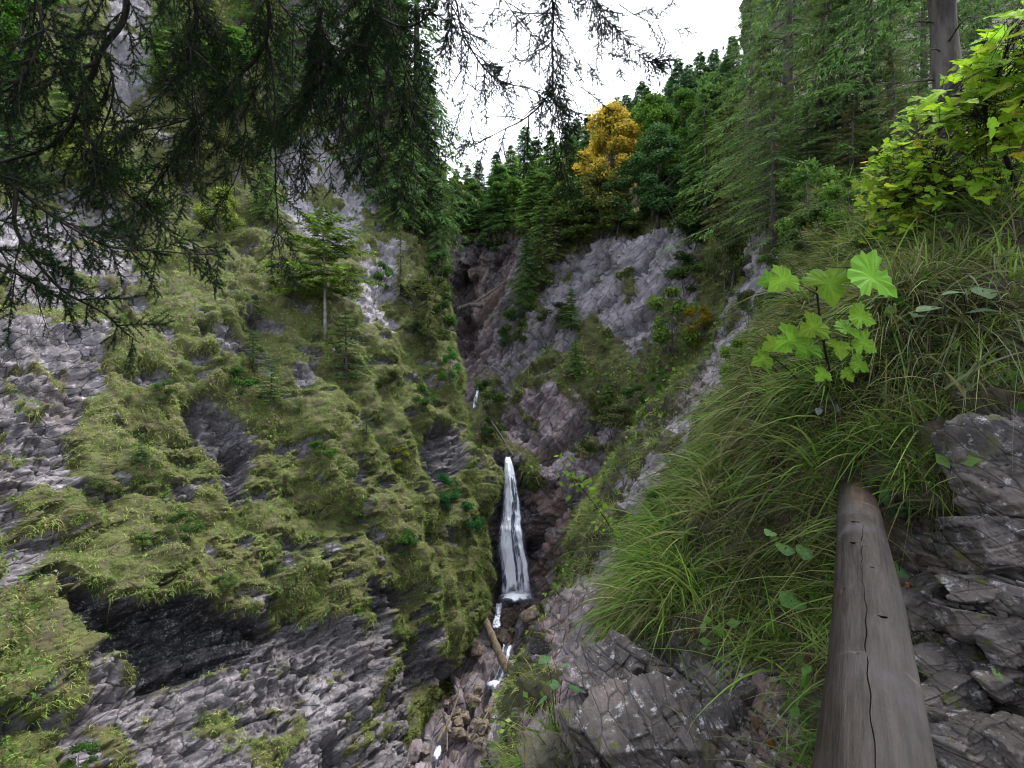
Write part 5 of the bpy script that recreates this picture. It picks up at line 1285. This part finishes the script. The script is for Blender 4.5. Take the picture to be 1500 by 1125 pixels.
stone('boulder', 1068, 1075, 2.2, 100, 170, 'brownish slab right of the widest slab with a dark cleft between', 14, n=100, amp=.12, th=-60, thick=.25, rot=(0, .35, 0))
stone('boulder', 962, 1002, 2.5, 72, 62, 'square block split off the upright layered boulder', 18, n=70, amp=.12, th=-35, thick=.35, rot=(.2, -.4, .3))
stone('boulder', 1012, 960, 2.7, 60, 100, 'narrow ribbed rock below the hanging grass', 15, n=80, amp=.18, th=-55, thick=.3, rot=(0, -.5, 0))
stone('boulder', 825, 1115, 2.6, 120, 70, 'mossy green boulder at the bottom edge', 16, n=70, amp=.1).data.attributes['cover'].data.foreach_set('value', np.clip(.5 + .5 * perlin(np.random.default_rng(3).random((70 * 140, 3)) * 4, 3), 0, 1).astype(np.float32))
stone('boulder', 790, 968, 11.5, 44, 100, 'upright grey rock with a grassy top at the stream bend', 17, n=70, mat='stone', deep=1)
for k, (px, py, Y, w, h, lb) in enumerate((
    (1478, 700, 1.8, 190, 190, 'large purple grey ribbed rock at the right edge level with the log end'),
    (1470, 800, 1.68, 170, 110, 'creased grey rock under the large ribbed one'),
    (1440, 862, 1.66, 120, 48, 'flat brown tinged stone below the creased rock'),
    (1358, 880, 1.78, 90, 78, 'dark rounded stone nearest the middle of the log'),
    (1440, 918, 1.6, 130, 52, 'wide flat stone above the split slab'),
    (1485, 940, 1.5, 90, 90, 'dark block at the right edge below the flat stones'),
    (1400, 968, 1.6, 120, 40, 'long thin slab lying across the scree'),
    (1465, 1000, 1.45, 80, 50, 'small pale cornered stone at the right edge'),
    (1390, 1022, 1.5, 110, 60, 'pale split slab beside the lower log'),
    (1425, 1085, 1.36, 150, 90, 'angular dark grey block in the bottom right corner'),
    (1360, 1060, 1.42, 60, 70, 'narrow stone wedged against the lower log'),
    (1490, 1095, 1.3, 90, 90, 'stone cut off by the bottom right corner'),
    (1385, 800, 1.9, 70, 50, 'crumbling brown stone beside the ribbed rock'),
    (1475, 560, 2.1, 70, 42, 'grey stone lying in the grass above the ribbed rock'))):
    stone('rock', px, py, Y, w, h, lb, 30 + k, group='rocks right of the handrail', n=80 if w > 100 else 56, th=12 if k < 2 else 8, amp=.17, rot=(random.uniform(-.2, .2), random.uniform(-.25, .25), random.uniform(-.4, .4)), thick=.17 if k < 2 else .25)
# stones of the stream bed
SG = 'stones of the stream bed'
r_ = np.random.default_rng(77)
for k in range(46):
    py = r_.uniform(885, 1110); cxm = np.interp(py, [885, 940, 1000, 1050, 1110], [765, 745, 715, 690, 660]); px = cxm + r_.normal(0, 26)
    if 700 < px < 755 and 935 < py < 1010: px += 50
    P, _ = g.near(px, py); Y = P[1]
    w = r_.uniform(10, 26) * (1.25 if k < 12 else 1)
    stone('stream_stone', px, py - 3, Y - .1, w, w * .75, 'brown tumbled stone lying in the stream bed', 100 + k, 'stone', SG, 'stone2', (r_.uniform(-.4, .4), r_.uniform(-.4, .4), r_.uniform(0, 6)), .9, 18, 20, .12)
stone('stream_stone', 738, 905, 31.2, 36, 34, 'largest square ochre stone beside the small cascade', 160, 'stone', None, 'stone2', (0, .2, .5), .9, 36, 20, .1)
stone('stream_stone', 735, 932, 30.2, 34, 24, 'ochre stone just above the lower fall', 161, 'stone', None, 'stone2', (0, -.2, .9), .9, 36, 20, .1)
# loose chips along the path
pos, nr = bk.sample(700, (bk.rock > .4) * (bk.P[..., 1] < 3) * 1., (1050, 860, 1520, 1180), 88)
mb = MB(); r_ = np.random.default_rng(5)
for p, q in zip(pos[:2600], nr):
    s_ = r_.uniform(.005, .02); d = norm(r_.normal(0, 1, (8, 3)) * .35 + np.array([[x, y, z] for x in (-1, 1) for y in (-1, 1) for z in (-1, 1)])) * s_ * np.array([1.3, 1, .6])
    a = r_.uniform(0, 6.28); Rz = np.array([[math.cos(a), -math.sin(a), 0], [math.sin(a), math.cos(a), 0], [0, 0, 1]])
    mb.add(p + d @ Rz.T + q * s_ * .3, [(0, 1, 3, 2), (4, 6, 7, 5), (0, 4, 5, 1), (2, 3, 7, 6), (0, 2, 6, 4), (1, 5, 7, 3)], None, np.array([.10, .088, .078]) * r_.uniform(.4, 1.5))
M['chips'] = leaf_mat('stone chips', 0, .85, .3, .2)
tag(mb.build('gravel', M['chips'], smooth=False), 'loose stone chips beside the log and among the slabs', 'gravel', kind='stuff')

# ------------------------------------------------------------------ dead wood and fallen leaves
M['deadwood'] = bark_mat('dead wood', (.10, .075, .05), (.21, .165, .115), 8, .15)
def deadlog(name, pts, r0, r1, label, seg=12, mat='deadwood', cat='log'):
    P = np.array([at(*p) for p in pts]); c = P.mean(0); mb = MB()
    n = 20; C = spline(P - c, n); C += .15 * r0 * np.stack([perlin(C * 1.3 + 5 * q, 9) for q in range(3)], -1)
    tube(mb, C, np.linspace(r0, r1, n) * (1 + .12 * np.sin(np.arange(n) * 1.7)), seg)
    o = mb.build(name, M[mat]); o.location = c
    return tag(o, label, cat)
deadlog('fallen_log', [(706, 896, 28.2), (722, 935, 27.2), (744, 984, 26.2)], .17, .2, 'brown fallen log slanting across the stream below the waterfall')
deadlog('leaning_log', [(716, 612, 40), (735, 640, 38), (752, 668, 35)], .06, .09, 'thin fallen trunk leaning above the lip of the waterfall', 8, 'bark')
deadlog('branch', [(640, 1088, 19.4), (660, 1050, 20.3), (673, 1015, 21)], .05, .03, 'thin dry branch lying in the stream bed below the log', 6, cat='branch')
deadlog('branch', [(700, 440, 55), (718, 428, 54), (750, 405, 52)], .09, .04, 'dead branch jutting from the dark gorge wall', 6, 'deadwood', cat='branch')
deadlog('branch', [(672, 452, 58), (690, 446, 57), (705, 448, 56)], .25, .2, 'mossy dark log jammed across the gorge wall', 8, 'bark', cat='branch')
for (a, b) in (((648, 1040, 20), (655, 1100, 19)), ((690, 1080, 19.5), (720, 1030, 21)), ((715, 905, 30.5), (760, 912, 30.4))):
    deadlog('branch', [a, ((a[0] + b[0]) / 2 + 3, (a[1] + b[1]) / 2, a[2]), b], .035, .02, 'short broken stick among the stream stones', 5, cat='branch')['group'] = 'sticks in the stream bed'
M['dryleaf'] = leaf_mat('dry leaf', .25, .6, .2, .2)
for (px, py, Y, sz, c, lb) in ((1122, 1082, 1.98, .055, (.22, .085, .03), 'rust brown fallen leaf beside the lower log'), (940, 888, 3.0, .05, (.26, .11, .05), 'pinkish brown fallen leaf caught in the grass'), (1325, 852, 1.8, .04, (.20, .10, .04), 'dry leaf right of the log'), (1098, 1048, 2.0, .06, (.12, .07, .045), 'dark brown crumpled leaf on the slab')):
    mb = MB(); add_leaf(mb, np.zeros(3), norm(np.array([.5, -.4, -.6])), norm(np.array([.2, -.6, 1])), sz, c, r_, OVAL * [1.6, 1], curl=.5)
    o = mb.build('fallen_leaf', M['dryleaf'], smooth=False); o.location = at(px, py, Y); tag(o, lb, 'leaf')

# ------------------------------------------------------------------ the water
def water_mat():
    m, t = nt('falling water'); n = N(t)
    co = n('ShaderNodeTexCoord').outputs['Object']
    st = n('ShaderNodeMapping', {'Vector': co, 'Scale': (3.4, 3.4, .28)}).outputs[0]
    st2 = n('ShaderNodeMapping', {'Vector': co, 'Scale': (7, 7, .3)}).outputs[0]
    f = n.math('ADD', n.math('MULTIPLY', noise(n, st, 1.6, 3, .5, .3), .6), n.math('MULTIPLY', noise(n, st2, 1.0, 2, .5, .2), .4))
    foam = n('ShaderNodeAttribute', attribute_name='foam').outputs['Fac']
    a = n.ramp(n.math('ADD', f, n.math('MULTIPLY', n.math('SUBTRACT', foam, .5), 1.05)), .3, .85)
    c = n.mix((.26, .30, .42), (.80, .84, .93), a)
    p = n('ShaderNodeBsdfPrincipled', {'Base Color': c, 'Roughness': .35, 'Specular IOR Level': .4})
    tl = n('ShaderNodeBsdfTranslucent', {'Color': c})
    w = n('ShaderNodeMixShader', {0: .25, 1: p.outputs[0], 2: tl.outputs[0]})
    tr = n('ShaderNodeBsdfTransparent', {'Color': (.9, .92, .96, 1)})
    mx = n('ShaderNodeMixShader', {0: n.math('MULTIPLY', n.ramp(a, 0, .8, .22, .96), n.ramp(n('ShaderNodeAttribute', attribute_name='fade').outputs['Fac'], 0, 1)), 1: tr.outputs[0], 2: w.outputs[0]})
    n('ShaderNodeOutputMaterial', {0: mx.outputs[0]}); return m
M['water'] = water_mat()
def fall(name, rows, label, seed, nz=170, nx=90, foam=None, bulge=.35):
    """rows of (py, left px, right px, metres away): a rounded, rippled curtain of water with a back as well as a front"""
    rows = np.array(rows, float); u = np.linspace(0, len(rows) - 1, nz)
    R_ = np.stack([np.interp(u, np.arange(len(rows)), rows[:, k]) for k in range(4)], 1)
    x = np.linspace(-1, 1, nx)
    px = R_[:, 1:2] * (1 - x) / 2 + R_[:, 2:3] * (1 + x) / 2 + 0 * R_[:, :1]
    py = R_[:, :1] + 0 * px; Y = R_[:, 3:4] - bulge * np.sqrt(np.clip(1 - x ** 2, 0, 1)) * np.ones_like(px)
    P = np.stack([(px - CX) / F * R_[:, 3:4], Y, (CY - py) / F * R_[:, 3:4]], -1)
    rip = fbm(P * np.array([2.6, 2.6, .35]) + seed, 4, seed)
    P[..., 1] -= .22 * rip; P[..., 0] += .05 * fbm(P * np.array([1, 1, 1.2]) + 9, 3, seed + 2)
    v = (u / u[-1])[:, None]
    fo = foam(x[None], v) + 0 * px if foam else np.full(px.shape, .5)
    xs = x[None] + .16 * fbm(np.stack([x[None] * 1.3 + 0 * px, v * 3 + 0 * px, 0 * px + seed], -1), 3, seed + 11)
    fo = (foam(xs, v) + 0 * px if foam else fo) + .3 * fbm(np.stack([xs * 7, v * 1.6 + 0 * px, 0 * px + seed], -1), 3, seed + 12) + .2 * fbm(np.stack([xs * 19, v * 3 + 0 * px, 0 * px + seed], -1), 2, seed + 13)
    edge = 1 - .9 * np.abs(x[None]) ** 6
    fo = fo * edge
    c = P.reshape(-1, 3).mean(0); i = np.arange(nz * nx).reshape(nz, nx)
    q = np.stack([i[:-1, :-1], i[1:, :-1], i[1:, 1:], i[:-1, 1:]], -1).reshape(-1, 4)
    me = raw_mesh(name, P.reshape(-1, 3) - c, q, np.zeros((0, 3), np.int64), M['water'], True, dict(foam=fo.ravel(), fade=((1 - np.abs(x[None] + .25 * fbm(P * np.array([1.2, 1.2, .5]), 3, seed + 7)) ** 4).clip(0, 1) * (1 - .85 * sstep(.9, 1., v + .06 * fbm(P * 2.5, 3, seed + 8)))).ravel()))
    return tag(link(name, me, None, c), label, 'waterfall', kind='structure')
def main_foam(x, v):
    left = np.exp(-((x + .62 - .35 * v) / .26) ** 2); right = np.exp(-((x - .60 - .05 * v) / .17) ** 2)
    top = sstep(.38, .05, v); mid = np.exp(-((x + .05) / .1) ** 2) * .45
    return np.clip(.42 + .6 * left + .65 * right * sstep(.25, .5, v) + .55 * top + mid + .5 * sstep(.93, 1, v), 0, 1.15)
fall('waterfall', [(668, 741, 748, 34.4), (676, 738, 751, 33.8), (700, 737, 757, 33.3), (730, 736, 763, 32.9), (755, 733, 766, 32.5), (775, 727, 768, 32.1), (800, 726, 772, 31.8), (835, 729, 779, 31.6), (876, 729, 784, 31.2)], 'tall white waterfall widening downwards in the middle of the gorge', 61, foam=main_foam)
fall('waterfall', [(563, 698, 703, 47.6), (575, 697, 702, 47.2), (585, 694, 700, 46.8), (598, 691, 697, 46.4)], 'small white upper fall high in the gorge', 62, 40, 16, lambda x, v: .62 + 0 * x * v)
fall('waterfall', [(940, 736, 752, 28.0), (950, 735, 750, 27.2), (970, 731, 747, 26.7), (990, 723, 739, 26.3), (1006, 716, 736, 26)], 'white lower fall under the fallen log', 63, 70, 24, lambda x, v: .55 + .35 * np.sin(x * 5) * np.ones_like(v))
fall('waterfall', [(880, 726, 736, 31.0), (897, 725, 734, 30.4), (906, 722, 733, 29.9), (914, 719, 736, 29.5)], 'little cascade between the stones above the fallen log', 64, 40, 18, lambda x, v: .7 + 0 * x * v)
def foam_pool(name, px, py, Y, wpx, hpx, label, seed):
    c = at(px, py, Y); nr_, na = 18, 48
    rr = np.linspace(0, 1, nr_)[:, None]; th = np.linspace(0, 2 * math.pi, na, endpoint=False)[None]
    W = wpx / F * Y / 2; D = hpx / F * Y / 2 / .35
    ed = 1 + .18 * perlin(np.stack([np.cos(th) * 2, np.sin(th) * 2, 0 * th + seed], -1), seed)
    P = np.stack([np.cos(th) * rr * W * ed, np.sin(th) * rr * D * ed, .16 * (1 - rr ** 2) * np.ones_like(th)], -1)
    P[..., 2] += .07 * fbm(P * 3 + seed, 4, seed)
    i = np.arange(nr_ - 1)[:, None] * na; j = np.arange(na)[None]; k = (j + 1) % na
    fo = np.clip(.95 - 1.0 * rr ** 2 + .5 * fbm(P * 2, 3, seed + 3), 0, 1.2)
    me = raw_mesh(name, P.reshape(-1, 3), np.stack([i + j, i + k, i + na + k, i + na + j], -1).reshape(-1, 4), np.zeros((0, 3), np.int64), M['water'], True, dict(foam=fo.ravel(), fade=np.clip((1 - rr) * 2.2 + 0 * fo, 0, 1).ravel()))
    return tag(link(name, me, None, c), label, 'water', kind='structure')
foam_pool('pool', 757, 874, 30.9, 62, 17, 'white foaming pool at the foot of the tall waterfall', 71)
foam_pool('pool', 724, 1004, 25.8, 32, 12, 'foaming pool under the lower fall', 72)
foam_pool('stream', 641, 1106, 19.2, 15, 18, 'little patch of white water at the bottom of the gorge', 73)
foam_pool('stream', 727, 918, 29.4, 16, 8, 'white water between the stream stones', 74)
# ------------------------------------------------------------------ camera, sky and sun
cam = bpy.data.cameras.new('camera'); co = bpy.data.objects.new('camera', cam); COL.objects.link(co)
cam.sensor_width = 36; cam.lens = 36 * F / 1500; cam.clip_start = .05; cam.clip_end = 2000
co.location = (0, 0, 0); co.rotation_euler = (math.radians(90), 0, 0)
SC.camera = co
SUN_EL, SUN_AZ = math.radians(60), math.radians(50)      # azimuth clockwise from +Y
w = bpy.data.worlds.new('World'); SC.world = w; w.use_nodes = True
t = w.node_tree; t.nodes.clear(); n = N(t)
sky = n('ShaderNodeTexSky', sky_type='NISHITA', sun_disc=False, sun_elevation=SUN_EL, sun_rotation=SUN_AZ, dust_density=4, air_density=1.0, altitude=900)
hs = n('ShaderNodeHueSaturation', {'Saturation': .32, 'Color': sky.outputs[0]})
bg = n('ShaderNodeBackground', {'Color': hs.outputs[0], 'Strength': .15})
n('ShaderNodeOutputWorld', {0: bg.outputs[0]})
sl = bpy.data.lights.new('sun', 'SUN'); so = bpy.data.objects.new('sun', sl); COL.objects.link(so)
sl.energy = .8; sl.angle = math.radians(12); sl.color = (1, .96, .9)
d = Vector((math.sin(SUN_AZ) * math.cos(SUN_EL), math.cos(SUN_AZ) * math.cos(SUN_EL), math.sin(SUN_EL)))
so.rotation_euler = (-d).to_track_quat('-Z', 'Y').to_euler()
so.location = (0, 0, 60)
vs = SC.view_settings
vs.view_transform = 'Standard'; vs.look = 'None'; vs.gamma = 1; vs.exposure = 2.4; vs.use_curve_mapping = False
cy = SC.cycles
cy.max_bounces = 6; cy.diffuse_bounces = 3; cy.glossy_bounces = 2; cy.transmission_bounces = 4; cy.transparent_max_bounces = 12; cy.caustics_reflective = False; cy.caustics_refractive = False
cy.use_denoising = True
cy.filter_width = 1.1
